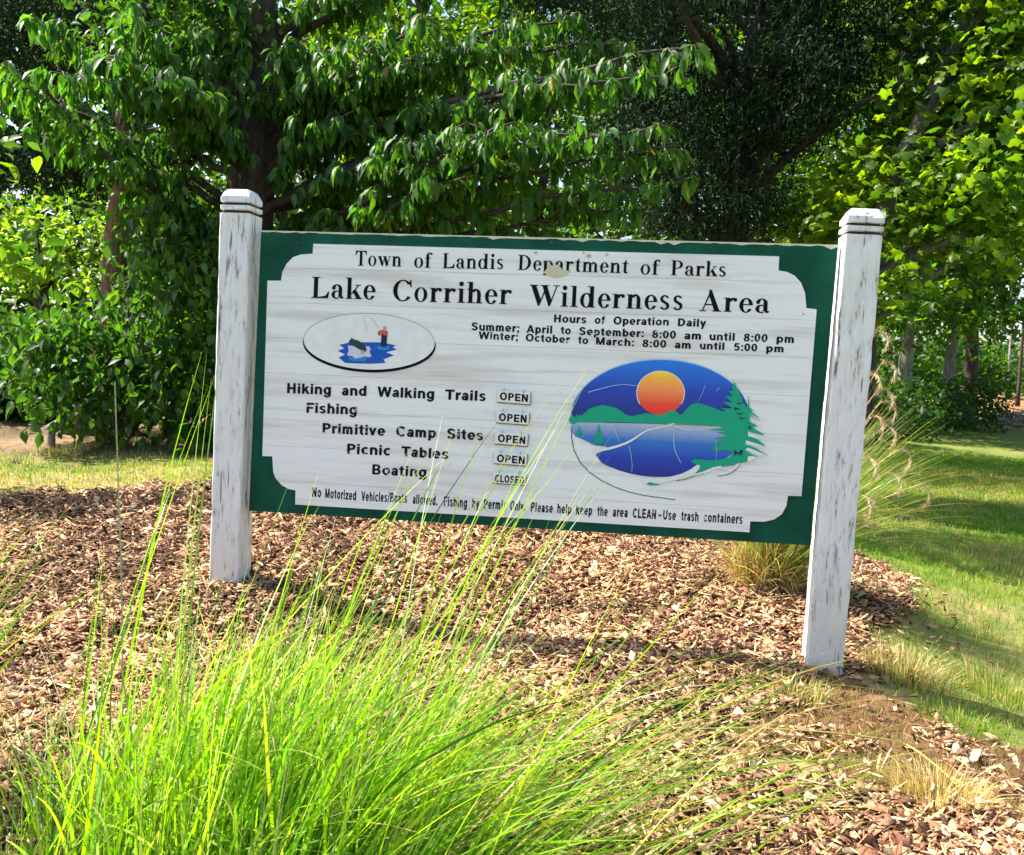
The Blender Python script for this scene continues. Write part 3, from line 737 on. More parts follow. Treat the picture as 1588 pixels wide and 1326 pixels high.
line_mesh('lettering', [('No', 484, 770.5, 498, 771), ('Motorized', 504, 772, 552, 776), ('Vehicles/Boats', 560, 776.5, 631, 780), ('allowed.', 640, 781, 678, 783.5), ('Fishing', 688, 784.3, 724, 787), ('by', 732, 787.3, 743, 788), ('Permit', 750, 788.6, 784, 790.6), ('Only.', 791, 791.2, 814, 792.6),
    ('Please', 823, 793.2, 857, 795.3), ('help', 864, 795.8, 886, 797), ('keep', 893, 797.5, 918, 799), ('the', 926, 799.6, 942, 800.5), ('area', 950, 801, 973, 802.3), ('CLEAN', 981, 802.8, 1017, 805), ('-', 1021, 805, 1025, 805.3), ('Use', 1028, 805.5, 1048, 806.6), ('trash', 1056, 807, 1083, 808.6), ('containers', 1091, 809, 1151, 812.6)],
    14.5, False, M_print, SG, off=.07, label='small condensed black line along the bottom about vehicles and trash')

# ---- emblems -------------------------------------------------------------
def grad_mat(name, stops, z0, z1, rough=.4):
    m, n, l, b = new_mat(name)
    tc = n.new('ShaderNodeTexCoord'); sx = n.new('ShaderNodeSeparateXYZ'); l.new(tc.outputs['Object'], sx.inputs[0])
    mr = n.new('ShaderNodeMapRange'); mr.inputs[1].default_value = z0; mr.inputs[2].default_value = z1; l.new(sx.outputs[2], mr.inputs[0])
    r = ramp(n, stops); l.new(mr.outputs[0], r.inputs[0])
    t = n.new('ShaderNodeTexNoise'); t.inputs['Scale'].default_value = 30; t.inputs['Detail'].default_value = 5; l.new(tc.outputs['Object'], t.inputs['Vector'])
    r2 = ramp(n, [(0.3, (.95, .95, .95)), (0.7, (1.03, 1.03, 1.03))]); l.new(t.outputs[0], r2.inputs[0])
    mx = n.new('ShaderNodeMix'); mx.data_type = 'RGBA'; mx.blend_type = 'MULTIPLY'; mx.inputs[0].default_value = 1
    l.new(r.outputs[0], mx.inputs[6]); l.new(r2.outputs[0], mx.inputs[7]); l.new(mx.outputs[2], b.inputs['Base Color'])
    b.inputs['Roughness'].default_value = rough
    return m
def emblem(x0, y0, k, name, label):
    root = obj(name, None, SG) if False else None
    def Z(p): return B(x0 + p[0] / k, y0 + p[1] / k, -FACE)
    return Z
def poly_part(name, pts, Z, mat, parent, layer, thick=None, label=None):
    q = [Z(p) for p in pts]; y = FACE - .0005 * layer
    if thick:
        o = prism([tuple(p) for p in q], y, y + thick, name, mat, parent)
    else:
        tris = tessellate_polygon([[Vector((p[0], p[1], 0)) for p in q]])
        me = mesh_py(name, [(p[0], y, p[1]) for p in q], [tuple(t) for t in tris], mat)
        o = obj(name, me, parent)
    if label: o['label'] = label
    return o
def ell(cx, cy, rx, ry, a0=0, a1=360, n=56, rot=0):
    o = []
    for i in range(n + (a1 - a0 != 360)):
        a = math.radians(a0 + (a1 - a0) * i / n); x = rx * math.cos(a); y = ry * math.sin(a)
        o.append((cx + x * math.cos(rot) - y * math.sin(rot), cy + x * math.sin(rot) + y * math.cos(rot)))
    return o
def stroke(pts, w0, w1=None, n=1):
    """ribbon polygon along pts"""
    P = [np.array(p, float) for p in pts]; L = []; Rr = []; w1 = w0 if w1 is None else w1
    for i, p in enumerate(P):
        t = P[min(i + 1, len(P) - 1)] - P[max(0, i - 1)]; t /= np.linalg.norm(t); nn = np.array([-t[1], t[0]])
        w_ = (w0 + (w1 - w0) * i / (len(P) - 1)) / 2
        L.append(tuple(p + nn * w_)); Rr.append(tuple(p - nn * w_))
    return L + Rr[::-1]
EM = obj('lake_emblem', None, SG); EM['label'] = 'round lake picture with orange sun and green pines'
Zl = emblem(860, 550, 4.67, '', '')
zt = Zl((780, 38))[1]; zm = Zl((780, 500))[1]; zb = Zl((780, 885))[1]
M_sky = grad_mat('emblem_sky', [(0, (.003, .015, .25)), (.45, (.003, .045, .48)), (1, (.002, .20, .80))], zm + .03, zt)
M_wat = grad_mat('emblem_water', [(0, (.002, .010, .26)), (.35, (.003, .045, .48)), (.66, (.02, .17, .60)), (1, (.46, .55, .70))], zb, zm)
zs1 = Zl((768, 120))[1]; zs0 = Zl((768, 436))[1]
M_sun = grad_mat('emblem_sun', [(0, (.85, .02, .015)), (.25, (.90, .06, .03)), (.55, (.98, .27, .09)), (.85, (1, .50, .05)), (1, (1, .76, .02))], zs0, zs1)
M_eg = flat_mat('emblem_green', (.003, .37, .21)); M_ew = flat_mat('emblem_white', (.78, .80, .80)); M_edg = flat_mat('emblem_dark_green', (.02, .12, .09))
M_eb = flat_mat('emblem_pale_blue', (.40, .62, .80)); M_ib = flat_mat('emblem_ink', (.005, .02, .10))
def oval(a):  # oval outline in emblem units, angle in degrees, 0 = right, 90 = top
    t = math.radians(a); return (765 + 648 * math.cos(t), 462 - 424 * math.sin(t))
rim = [(oval(a)[0] + (6 * math.cos(math.radians(a))), oval(a)[1] - 9 * math.sin(math.radians(a))) for a in range(22, 172, 5)]
poly_part('rim', rim + [oval(a) for a in range(167, 21, -5)], Zl, M_eb, EM, 1)
poly_part('sky', [oval(a) for a in range(-4, 186, 4)], Zl, M_sky, EM, 2)
poly_part('water', [(125, 505), (170, 490), (1300, 512), (1400, 560)] + [oval(a) for a in (-18, -24, -30, -38, -46, -54, -62, -70, -78, -86, -94, -102, -110, -118, -126, -131)] + [(300, 725), (290, 700), (390, 668), (290, 655), (235, 628), (190, 608), (150, 590), (128, 560)], Zl, M_wat, EM, 3)
poly_part('sun', ell(768, 278, 172, 158, n=48), Zl, M_sun, EM, 4)
poly_part('sun_rim', stroke(ell(768, 278, 174, 160, n=60), 6)[0:0] or (ell(768, 278, 176, 162, 150, 390, 40) + ell(768, 278, 170, 156, 150, 390, 40)[::-1]), Zl, M_ew, EM, 4.6)
hills = [(112, 495), (104, 478), (110, 455), (118, 448), (124, 420), (132, 440), (150, 455), (163, 428), (172, 448), (185, 430), (194, 446), (215, 425), (250, 392), (300, 376), (350, 364), (400, 376), (440, 385), (480, 405), (515, 435), (560, 446), (610, 434), (660, 424), (740, 436), (800, 430), (830, 408), (855, 402), (880, 408), (910, 438), (940, 415), (965, 385), (990, 362), (1020, 350), (1060, 356), (1110, 370), (1160, 388), (1210, 410), (1290, 404), (1390, 400), (1400, 520), (1290, 524), (1180, 517), (900, 500), (500, 490), (165, 490), (140, 505)]
poly_part('hills', hills, Zl, M_eg, EM, 5)
poly_part('shoreline', stroke([(350, 489), (500, 492), (700, 497), (860, 506), (1000, 510), (1180, 518)], 5, 3), Zl, M_edg, EM, 5.5)
def fir(cx, y0, y1, wl, wr, nb, seed, droop=14):
    r = random.Random(seed); Lp = []; Rp = []
    for i in range(nb):
        t = (i + 1) / nb; y = y0 + (y1 - y0) * t
        Rp += [(cx + wr * t * r.uniform(.75, 1.1), y + droop), (cx + wr * t * .45, y)]
        Lp += [(cx - wl * t * r.uniform(.75, 1.1), y + droop), (cx - wl * t * .45, y)]
    return [(cx, y0)] + Rp + Lp[::-1]
poly_part('pine_tree', fir(322, 496, 640, 62, 48, 8, 1), Zl, M_eg, EM, 6)
poly_part('pine_tree', fir(180, 512, 590, 34, 34, 5, 2, 8), Zl, M_eg, EM, 6)
big = [(1305, 198), (1318, 235), (1345, 270), (1330, 262), (1365, 330), (1350, 322), (1385, 375), (1398, 380), (1404, 290), (1412, 380), (1440, 410), (1418, 408), (1478, 455), (1482, 478), (1415, 440), (1412, 480), (1470, 512), (1400, 545),
       (1405, 512), (1522, 580), (1500, 582), (1402, 552), (1404, 586), (1450, 600), (1532, 662), (1500, 655), (1400, 622), (1385, 650), (1440, 668), (1545, 728), (1490, 716), (1420, 700), (1405, 712), (1475, 742), (1420, 735), (1395, 775), (1340, 785), (1290, 800), (1215, 812), (1130, 842), (1010, 880),
       (1050, 815), (1030, 795), (985, 775), (1010, 756), (1120, 765), (1200, 760), (1270, 742), (1290, 700), (1240, 690), (1165, 695), (1130, 672), (1210, 650), (1130, 640), (1240, 615), (1150, 605), (1260, 588), (1170, 560), (1255, 555), (1100, 545), (1215, 532), (1180, 515), (1290, 470),
       (1180, 425), (1285, 430), (1200, 385), (1290, 390), (1215, 340), (1290, 350), (1235, 300), (1290, 300), (1262, 262), (1292, 262), (1285, 225)]
poly_part('pine_tree', big, Zl, M_eg, EM, 7)
for k_, p_ in enumerate([[(1300, 380), (1350, 392), (1300, 402)], [(1310, 420), (1378, 428), (1340, 436)], [(1215, 372), (1290, 382), (1240, 388)], [(1310, 350), (1370, 345), (1340, 360)], [(1330, 452), (1390, 460), (1345, 468)]]):
    poly_part('branch_mark', p_, Zl, M_ib, EM, 7.6)
for k_, p_ in enumerate([[(1410, 425), (1470, 470), (1500, 468), (1478, 462)], [(1410, 485), (1475, 515), (1515, 518), (1480, 505)], [(1400, 555), (1500, 610), (1530, 625), (1402, 590)], [(1386, 620), (1480, 650), (1530, 668), (1384, 650)], [(1380, 690), (1480, 730), (1540, 728), (1400, 672)], [(1400, 735), (1440, 735), (1475, 745), (1395, 775)]]):
    poly_part('snow_bough', p_, Zl, M_ew, EM, 8)
poly_part('moose', [(1296, 735), (1300, 700), (1292, 688), (1312, 694), (1318, 704), (1340, 706), (1345, 688), (1364, 690), (1358, 735), (1350, 712), (1342, 738), (1330, 716), (1316, 718), (1312, 742), (1306, 718)], Zl, M_ib, EM, 8)
poly_part('river', stroke([(285, 718), (320, 695), (390, 680), (450, 665), (520, 640), (575, 610), (625, 575), (670, 548), (740, 530), (820, 516), (862, 500)], 22, 6), Zl, M_ew, EM, 6.5)
poly_part('river', stroke([(820, 512), (862, 496), (880, 520), (930, 538), (1000, 545), (1080, 540)], 7, 3), Zl, M_ew, EM, 6.7)
for pts_, w_ in [([(300, 500), (285, 530), (262, 555)], 4), ([(425, 520), (450, 580), (468, 625)], 5), ([(862, 530), (862, 620), (870, 690), (890, 735), (915, 785)], 6), ([(540, 660), (555, 730), (562, 800), (560, 850)], 4), ([(245, 272), (330, 248), (420, 225), (500, 214), (600, 226)], 5), ([(1090, 220), (1070, 280), (1035, 345)], 3), ([(1195, 235), (1165, 275)], 3), ([(1165, 620), (1175, 700), (1170, 760)], 3)]:
    poly_part('scratch', stroke(pts_, w_, w_ * .6), Zl, M_eb, EM, 8.5)
poly_part('snow_bank', [(630, 895), (720, 893), (830, 885), (920, 862), (985, 830), (1030, 797), (1052, 800), (1050, 820), (1010, 870), (940, 895), (860, 908), (780, 930), (745, 945), (700, 925), (660, 938)], Zl, M_ew, EM, 9)
poly_part('snow_bank', stroke([(1015, 876), (1080, 855), (1150, 825), (1210, 812)], 22, 18), Zl, M_ew, EM, 9)
poly_part('snow_bank', stroke([(1175, 866), (1245, 852), (1300, 820), (1335, 790)], 24, 18), Zl, M_ew, EM, 9)
poly_part('dark_line', stroke([(1180, 878), (1250, 868), (1295, 850), (1330, 812), (1345, 792)], 5, 4), Zl, M_edg, EM, 9.5)
poly_part('dark_line', stroke([(880, 912), (950, 902), (1010, 880), (1080, 862)], 5, 4), Zl, M_edg, EM, 9.5)
poly_part('grass_mark', [(660, 935), (690, 920), (720, 930), (765, 935), (740, 945), (690, 946)], Zl, M_eg, EM, 9.7)
poly_part('curved_line', stroke([(124, 520), (124, 600), (140, 690), (185, 780), (250, 850), (340, 912), (440, 960), (540, 995), (650, 1020), (760, 1035), (875, 1052)], 7, 6), Zl, M_edg, EM, 2)

FM = obj('fishing_emblem', None, SG); FM['label'] = 'white oval picture of an angler and a fish'
Zf = emblem(460, 480, 6.904, '', '')
M_ow = flat_mat('oval_white', (.80, .82, .83)); M_fb = flat_mat('fish_water_blue', (.005, .09, .50)); M_lb = flat_mat('light_blue', (.02, .25, .60)); M_lil = flat_mat('lilac_white', (.62, .62, .80))
M_red = flat_mat('angler_red', (.55, .10, .09)); M_navy = flat_mat('angler_navy', (.01, .015, .08)); M_skin = flat_mat('angler_face', (.45, .33, .27)); M_fish = flat_mat('fish_green', (.015, .05, .045)); M_grey = flat_mat('thin_grey', (.38, .42, .42))
poly_part('oval_crescent', ell(778, 368, 712, 306, rot=.035), Zf, M_black, FM, 1)  # printed black crescent along the lower edge of the oval
poly_part('oval_rim', ell(776, 340, 704, 302, rot=.035), Zf, M_grey, FM, 1.6)
poly_part('oval', ell(778, 345, 700, 298, rot=.035), Zf, M_ow, FM, 2.2)
poly_part('pond', [(455, 378), (560, 355), (740, 350), (900, 352), (1010, 372), (1070, 385), (1030, 402), (1072, 430), (960, 458), (1045, 490), (930, 535), (955, 572), (800, 582), (640, 578), (520, 572), (450, 515), (520, 480), (440, 445), (510, 415)], Zf, M_fb, FM, 3)
poly_part('ripple', ell(930, 408, 72, 28, n=24), Zf, M_lb, FM, 3.5)
poly_part('ripple', [(560, 510), (640, 500), (760, 520), (740, 548), (640, 556), (570, 540)], Zf, M_lb, FM, 3.5)
poly_part('splash', [(550, 385), (640, 395), (780, 395), (795, 430), (778, 452), (806, 500), (770, 515), (740, 502), (690, 512), (630, 525), (600, 500), (540, 492), (560, 440)], Zf, M_lil, FM, 4)
poly_part('fish', [(560, 342), (575, 325), (592, 300), (606, 316), (660, 332), (715, 362), (745, 405), (752, 440), (738, 452), (700, 442), (650, 415), (600, 385), (562, 360)], Zf, M_fish, FM, 5)
poly_part('fish_fin', [(700, 430), (735, 448), (705, 485), (680, 462)], Zf, M_grey, FM, 5.4)
poly_part('angler_legs', [(910, 262), (972, 262), (965, 395), (935, 402), (900, 392)], Zf, M_navy, FM, 5)
poly_part('angler_shirt', [(875, 232), (900, 222), (935, 218), (978, 232), (976, 275), (945, 278), (920, 262), (885, 285), (870, 262)], Zf, M_red, FM, 5.6)
poly_part('angler_head', ell(945, 198, 20, 18, n=14), Zf, M_skin, FM, 6.2)
poly_part('fishing_line', stroke([(888, 212), (860, 170), (810, 100), (775, 68), (745, 60), (722, 80), (728, 130), (750, 200), (770, 262)], 4, 3), Zf, M_grey, FM, 6)
poly_part('lichen_patch', [(848, 405), (856, 412), (866, 411), (873, 419), (884, 420), (876, 427), (862, 431), (850, 428), (843, 423), (849, 415)], lambda p: B(*p, -FACE), flat_mat('lichen', (.58, .58, .40), .9), SG, 3)
for q_ in [(831, 392, 3), (913, 397, 4), (941, 395, 3), (905, 392, 2), (1246, 487, 2)]:
    poly_part('stain', ell(q_[0], q_[1], q_[2], q_[2] * .8, n=9), lambda p: B(*p, -FACE), flat_mat('stain', (.5, .48, .42), .9), SG, 2)
tag(SG, 'wide weathered white and green park sign between two peeling white posts', 'sign')

# status plates, each hung on two hooks
M_plate = flat_mat('white_plate', (.80, .81, .83), .35)
M_plate_shadow = flat_mat('plate_shadow', (.16, .14, .14), .8)  # dark colour for the shadow outline painted behind the plates
M_hook = flat_mat('hook_metal', (.40, .33, .30), .4)
pl = [((772, 604), (823, 608), (822, 627), (771.5, 623), 'OPEN', 'white OPEN plate at the end of the Hiking and Walking Trails line'),
      ((770.5, 636.5), (821, 640), (820, 658.5), (770, 655), 'OPEN', 'white OPEN plate beside the Fishing line'),
      ((769, 669), (819, 673), (818, 691.5), (768, 687.5), 'OPEN', 'white OPEN plate at the end of the Camp Sites line, third of five'),
      ((767.5, 700), (818, 704), (817, 722), (766.5, 718), 'OPEN', 'white OPEN plate beside the Picnic Tables line'),
      ((765.5, 731), (816, 734.5), (815, 752), (764.5, 748.5), 'CLOSED', 'white CLOSED plate beside the Boating line, lowest of five')]
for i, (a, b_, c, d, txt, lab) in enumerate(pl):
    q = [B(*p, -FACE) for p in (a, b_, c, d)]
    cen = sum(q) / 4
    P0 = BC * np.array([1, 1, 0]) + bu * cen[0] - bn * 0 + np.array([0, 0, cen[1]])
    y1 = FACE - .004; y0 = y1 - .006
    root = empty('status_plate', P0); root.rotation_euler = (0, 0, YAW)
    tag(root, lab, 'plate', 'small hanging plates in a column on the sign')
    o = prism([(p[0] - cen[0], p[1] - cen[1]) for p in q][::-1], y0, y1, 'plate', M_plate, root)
    sh = prism([(p[0] - cen[0] + (.0022 if p[0] > cen[0] else -.0004), p[1] - cen[1] - (.0042 if p[1] < cen[1] else .001)) for p in q][::-1], y1 - .002, FACE - .0008, 'shadow_strip', M_plate_shadow, root)  # dark strip standing in for the plate's shadow edge
    bv = o.modifiers.new('b', 'BEVEL'); bv.width = .0015; bv.segments = 2
    def Bf(x, y, cen=cen): return B(x, y, -FACE) - cen
    xa = a[0] + (3.5 if txt == 'OPEN' else 2.5); xb = b_[0] - (3.5 if txt == 'OPEN' else 2.5)
    hh = 13.0
    line_mesh('lettering', [(txt, xa, a[1] + 15.8, xb - .6, b_[1] + 15.4)], 11.5 if txt == 'OPEN' else 11, False, M_black, root, depth=y0 - .0006, off=.06, Bf=Bf)
    for sx_ in (.2, .8):
        mb = MB(); p = (q[0] * (1 - sx_) + q[1] * sx_) - cen
        mb.tube([(p[0], y0 - .003, p[1] - .006), (p[0], y0 - .003, p[1] + .004), (p[0], FACE - .0005, p[1] + .007)], [.0018] * 3, 6)
        mb.build('hook', M_hook, root)
#SECTION2
# ------------------------------------------------------------------ foliage toolkit
def T_leaf(w=.24, curl=.28, fold=.10):
    """long leaf pointing along +y, face up"""
    V = np.array([[0, 0, 0], [-w * .78, .28, fold], [0, .28, 0], [w * .78, .28, fold], [-w, .58, fold], [0, .58, 0], [w, .58, fold], [0, 1, -.02]], float)
    V[:, 2] -= curl * V[:, 1] ** 2
    F = np.array([[0, 2, 1], [0, 3, 2], [1, 2, 5], [1, 5, 4], [2, 3, 6], [2, 6, 5], [4, 5, 7], [5, 6, 7]])
    return V, F
def T_small(w=.3, fold=.1, curl=.15):
    V = np.array([[0, 0, 0], [-w, .45, fold], [w, .45, fold], [0, 1, -curl]], float)
    return V, np.array([[0, 3, 1], [0, 2, 3]])
def T_maple():
    ang = [(-90, .18), (-52, .50), (-18, .30), (10, .62), (38, .34), (68, .72), (90, .50), (112, .72), (142, .34), (170, .62), (198, .30), (232, .50)]
    P = [(0, .42, .04)] + [(r * math.cos(math.radians(a)) * .95, .42 + r * math.sin(math.radians(a)) * .75, -.10 * r) for a, r in ang]
    n = len(ang)
    return np.array(P), np.array([[0, 1 + i, 1 + (i + 1) % n] for i in range(n)])
def T_star():
    """five pointed leaf with a wide middle lobe"""
    ang = [(-90, .12), (-38, .50), (-8, .40), (22, .66), (50, .44), (74, .70), (90, .66), (106, .70), (130, .44), (158, .66), (188, .40), (218, .50)]
    P = [(0, .40, .04)] + [(r * math.cos(math.radians(a)) * .9, .40 + r * math.sin(math.radians(a)) * .8, -.16 * r) for a, r in ang]
    n = len(ang)
    return np.array(P), np.array([[0, 1 + i, 1 + (i + 1) % n] for i in range(n)])

def pixels(P):
    d = P - CAM; x = d @ RI; y = d @ FW; z = d @ UP
    y = np.maximum(y, .05)
    return 794 + FPX * x / y, 663 - FPX * z / y, y

def visible(P, m=0):
    px, py, y = pixels(P)
    onboard = (py > 375) & (px > 395) & (px < 1265) & (py < 845)
    return (px > -m) & (px < 1588 + m) & (py > -m) & (py < 1326 + m) & ~onboard

def place_leaves(root, Tm, pos, R, size, col, mat, part='leaf', nparts=300, rest='foliage', front=None):
    """largest showing leaves become separate parts, the rest one mesh"""
    V, F = Tm
    N = len(pos); chosen = np.zeros(0, int)
    if nparts:
        px, py, y = pixels(pos)
        score = np.where(visible(pos), size / y, 0)
        if front is not None: score = score * front
        chosen = np.argsort(-score)[:nparts]; chosen = chosen[score[chosen] > 0]
    m = np.ones(N, bool); m[chosen] = False
    loc = np.array(root.location)
    v, f, c = scatter(V, F, pos[m] - loc, R[m], size[m], col[m])
    o = obj(rest, mesh_np(rest, v, f, c, mat), root); tag(o, kind='stuff')
    if len(chosen):
        cols = col[chosen]; order = np.argsort(cols[:, 1]); groups = np.array_split(order, 4)
        for g in groups:
            if not len(g): continue
            cc = cols[g].mean(0); me = mesh_np(part, V, F, np.tile(cc, (len(V), 1)), mat)
            for i in g:
                k = chosen[i]; o = bpy.data.objects.new(part, me)
                M = np.eye(4); M[:3, :3] = R[k] * size[k]; M[:3, 3] = pos[k] - loc
                o.parent = root; o.matrix_local = Matrix(M.tolist()); COL.objects.link(o)

def bez(p0, p1, p2, n):
    t = np.linspace(0, 1, n)[:, None]
    return (1 - t) ** 2 * p0 + 2 * t * (1 - t) * p1 + t * t * p2

def rand_leaf_R(N, r, tilt=.6, droop=0.0):
    return rotmats(r.random(N) * 6.283, r.normal(-droop, tilt, N), r.normal(0, tilt, N))

def layered_tree(name, base, fork, top, rad, tips, seed, label, cat, Tm, mat, barkm, pal, lsize, droop, twigs=16, lpt=26, bl=.9, nparts=300, group=None, extra=None, spread=1.0):
    """trunk, limbs that run out to the given tips, side twigs in flat layers, leaves hanging from them"""
    r = np.random.default_rng(seed); root = empty(name, base); tag(root, label, cat, group)
    L0 = np.array(base, float)
    mb = MB(); tr = bez(base, (np.array(base) + fork) / 2 + np.array([.05, 0, .1]), fork, 9)
    tr2 = bez(fork, (np.array(fork) + top) / 2, top, 9)
    pts = np.concatenate([tr, tr2[1:]]) - L0; n = len(pts)
    rr = rad * (1 - .7 * np.linspace(0, 1, n)); rr[0] *= 1.35; rr[1] *= 1.1
    pts[1:-1] += r.normal(0, rad * .12, (n - 2, 3)) * [1, 1, 0]
    pts[0, 2] -= .15
    mb.tube(pts, rr, 14); mb.build('trunk', barkm, root, True)
    pos = []; yaw = []; sz = []
    tw = MB()
    for j, tp in enumerate(tips):
        tp = np.array(tp, float)
        # leaves the trunk below the tip's height
        tt = np.clip((tp[2] - .35 - base[2]) / (top[2] - base[2]) * (n - 1) + r.normal(0, .8), 2, n - 2)
        st = pts[int(tt)] + L0
        mid = (st + tp) / 2 + np.array([0, 0, .25 + r.normal(0, .1)]) * np.linalg.norm(tp - st) * .35
        bp = bez(st, mid, tp, 16) + r.normal(0, .02, (16, 3))
        br = rad * .13 * (1 - .9 * np.linspace(0, 1, 16)) + .004
        b_ = MB(); b_.tube(bp - L0, br, 7); b_.build('branch', barkm, root, True)
        d = bp[-1] - bp[4]; d[2] = 0; Ld = np.linalg.norm(d) + 1e-6; d /= Ld; side = np.array([-d[1], d[0], 0])
        for q in range(twigs):
            t = .22 + .78 * ((q + r.random()) / twigs) ** .8
            k = t * 15; i0 = min(int(k), 14); p = bp[i0] + (bp[i0 + 1] - bp[i0]) * (k - i0)
            sg = -1 if q % 2 else 1
            ln = bl * (1.05 - .65 * t) * r.uniform(.6, 1.15) * spread
            dd = side * sg * r.uniform(.5, 1) + d * r.uniform(.3, .9); dd /= np.linalg.norm(dd)
            e = p + dd * ln + np.array([0, 0, r.normal(-.02, .06)])
            pm = (p + e) / 2 + np.array([0, 0, ln * .12])
            tp_ = bez(p, pm, e, 6); tw.tube(tp_ - L0, [.006, .005, .004, .003, .0025, .002], 4, False)
            m = max(3, int(lpt * ln / bl)); u = r.random(m) ** .8
            c = (1 - u[:, None]) ** 2 * p + 2 * (u * (1 - u))[:, None] * pm + (u * u)[:, None] * e
            pos.append(c + r.normal(0, .018, (m, 3)))
            s2 = np.where(r.random(m) < .5, 1, -1)
            a = math.atan2(dd[1], dd[0]) + s2 * r.uniform(.3, 1.25, m)
            yaw.append(a - math.pi / 2); sz.append(lsize * r.uniform(.65, 1.15, m))
    tw.build('twig', M_twig, root)
    pos = np.concatenate(pos); yaw = np.concatenate(yaw); sz = np.concatenate(sz); N = len(pos)
    R = rotmats(yaw, -np.abs(r.normal(droop - .05, .32, N)), r.normal(0, .38, N))
    sz = sz * r.choice([.7, 1, 1.15], N)
    pal = np.array(pal); c = pal[r.integers(0, len(pal), N)] * r.uniform(.7, 1.3, (N, 1))
    old = r.random(N) < .008; c[old] = np.array([.22, .18, .03])
    if extra is not None:
        p2, y2, s2 = extra(r); R2 = rotmats(y2, -np.abs(r.normal(droop, .35, len(p2))), r.normal(0, .3, len(p2)))
        pos = np.concatenate([pos, p2]); sz = np.concatenate([sz, s2]); R = np.concatenate([R, R2])
        c = np.concatenate([c, pal[r.integers(0, len(pal), len(p2))] * r.uniform(.7, 1.2, (len(p2), 1))])
    place_leaves(root, Tm, pos, R, sz, c, mat, nparts=nparts)
    return root

def clumps(centres, n_each, sig, r, flat=.6):
    C = np.repeat(np.array(centres, float), n_each, axis=0)
    return C + r.normal(0, 1, C.shape) * np.array([sig, sig, sig * flat])

def ell_pts(c, rad, N, r, hollow=.35):
    d = r.normal(0, 1, (N, 3)); d /= np.linalg.norm(d, axis=1)[:, None]
    q = (hollow + (1 - hollow) * r.random(N)) ** .6
    return np.array(c) + d * q[:, None] * np.array(rad)

def crown_tree(name, base, trad, crowns, seed, label, cat, Tm, mat, barkm, pal, lsize, nclump, per, sig=.28, nparts=0, group=None, lean=(0, 0), tilt=.55, droop=.3, limbs=9, zcut=None, forks=1):
    r = np.random.default_rng(seed); root = empty(name, base); tag(root, label, cat, group); L0 = np.array(base, float)
    topc = np.array(max(crowns, key=lambda c: c[0][2])[0], float)
    for k in range(forks):
        mb = MB(); o_ = np.array([r.uniform(-.2, .2) * k, r.uniform(-.1, .1) * k, 0])
        top = topc - L0 + np.array([lean[0] + o_[0] * 4, lean[1], 0]); P = bez(o_ + np.array([0, 0, -.2]), np.array([o_[0], o_[1], top[2] * .5]), top, 12)
        P[1:-1] += r.normal(0, trad * .15, (10, 3)) * [1, 1, 0]
        rr = trad * (1 - .75 * np.linspace(0, 1, 12)); rr[0] *= 1.3
        mb.tube(P, rr, 12); mb.build('trunk', barkm, root, True)
    cl = []
    tot = sum(np.prod(c[1]) ** .66 for c in crowns)
    for c, rd in crowns:
        m = max(4, int(nclump * np.prod(rd) ** .66 / tot)); cl.append(ell_pts(c, rd, m, r))
    cl = np.concatenate(cl)
    if zcut is not None: cl = cl[zcut(cl)]
    for q in cl[r.choice(len(cl), min(limbs, len(cl)), replace=False)]:
        i = int(np.clip((q[2] - .6 - L0[2]) / (P[-1][2] + 1e-6) * 11, 3, 10)); st = P[i]
        e = q - L0; m_ = (st + e) / 2 + np.array([0, 0, .1 * np.linalg.norm(e - st)])
        B_ = bez(st, m_, e, 8); mb = MB(); mb.tube(B_, list(trad * .28 * (1 - .85 * np.linspace(0, 1, 8)) + .004), 6); mb.build('branch', barkm, root, True)
    pos = clumps(cl, per, sig, r); N = len(pos)
    pal = np.array(pal); tone = np.repeat(r.uniform(.8, 1.2, len(cl)), per)
    c = pal[r.integers(0, len(pal), N)] * (r.uniform(.75, 1.25, N) * tone)[:, None]
    R = rand_leaf_R(N, r, tilt, droop)
    place_leaves(root, Tm, pos, R, lsize * r.uniform(.65, 1.2, N), c, mat, nparts=nparts)
    return root

GREEN = [(.034, .092, .010), (.048, .120, .010), (.026, .072, .010), (.070, .140, .010), (.036, .095, .020)]
BRIGHT = [(.085, .17, .008), (.11, .20, .010), (.055, .13, .010), (.14, .22, .012), (.035, .09, .010)]
DARK = [(.013, .034, .014), (.018, .044, .017), (.010, .028, .013), (.024, .052, .018)]
MIX = GREEN + BRIGHT[:2]

# ---- drooping-leaved tree, left of centre -----------------------------------
A = at
gb = lambda x, y: np.array([x, y, float(HG(x, y))])
trunk_base = gb(*A(392, 690, 8.9)[:2])
tips = [A(15, 95, 7.4), (A(-60, 110, 7.6)), A(95, 110, 7.3), A(170, 80, 7.6), A(260, 110, 7.6), A(60, 30, 7.9), A(70, 205, 8.1), A(190, 215, 8.2), A(265, 300, 8.4),
        A(1095, 70, 7.5), A(1050, 118, 7.4), A(1035, 190, 7.4), A(1060, 225, 7.6), A(1055, 290, 7.5), A(975, 320, 7.8), A(910, 215, 7.3), A(800, 190, 7.3), A(730, 195, 7.5), A(700, 285, 7.6), A(860, 120, 7.9), A(620, 110, 8.2),
        A(560, 60, 8.1), A(750, 60, 8.2), A(900, 20, 8.0), A(540, 180, 8.2), A(470, 60, 8.4), A(660, 30, 8.0), A(980, 60, 8.3), A(950, 130, 8.5), A(860, 300, 8.6), A(500, 310, 8.8),
        A(350, -50, 8.6), A(600, -60, 8.6), A(850, -60, 8.8), A(300, 40, 8.3), A(200, 20, 8.0)]
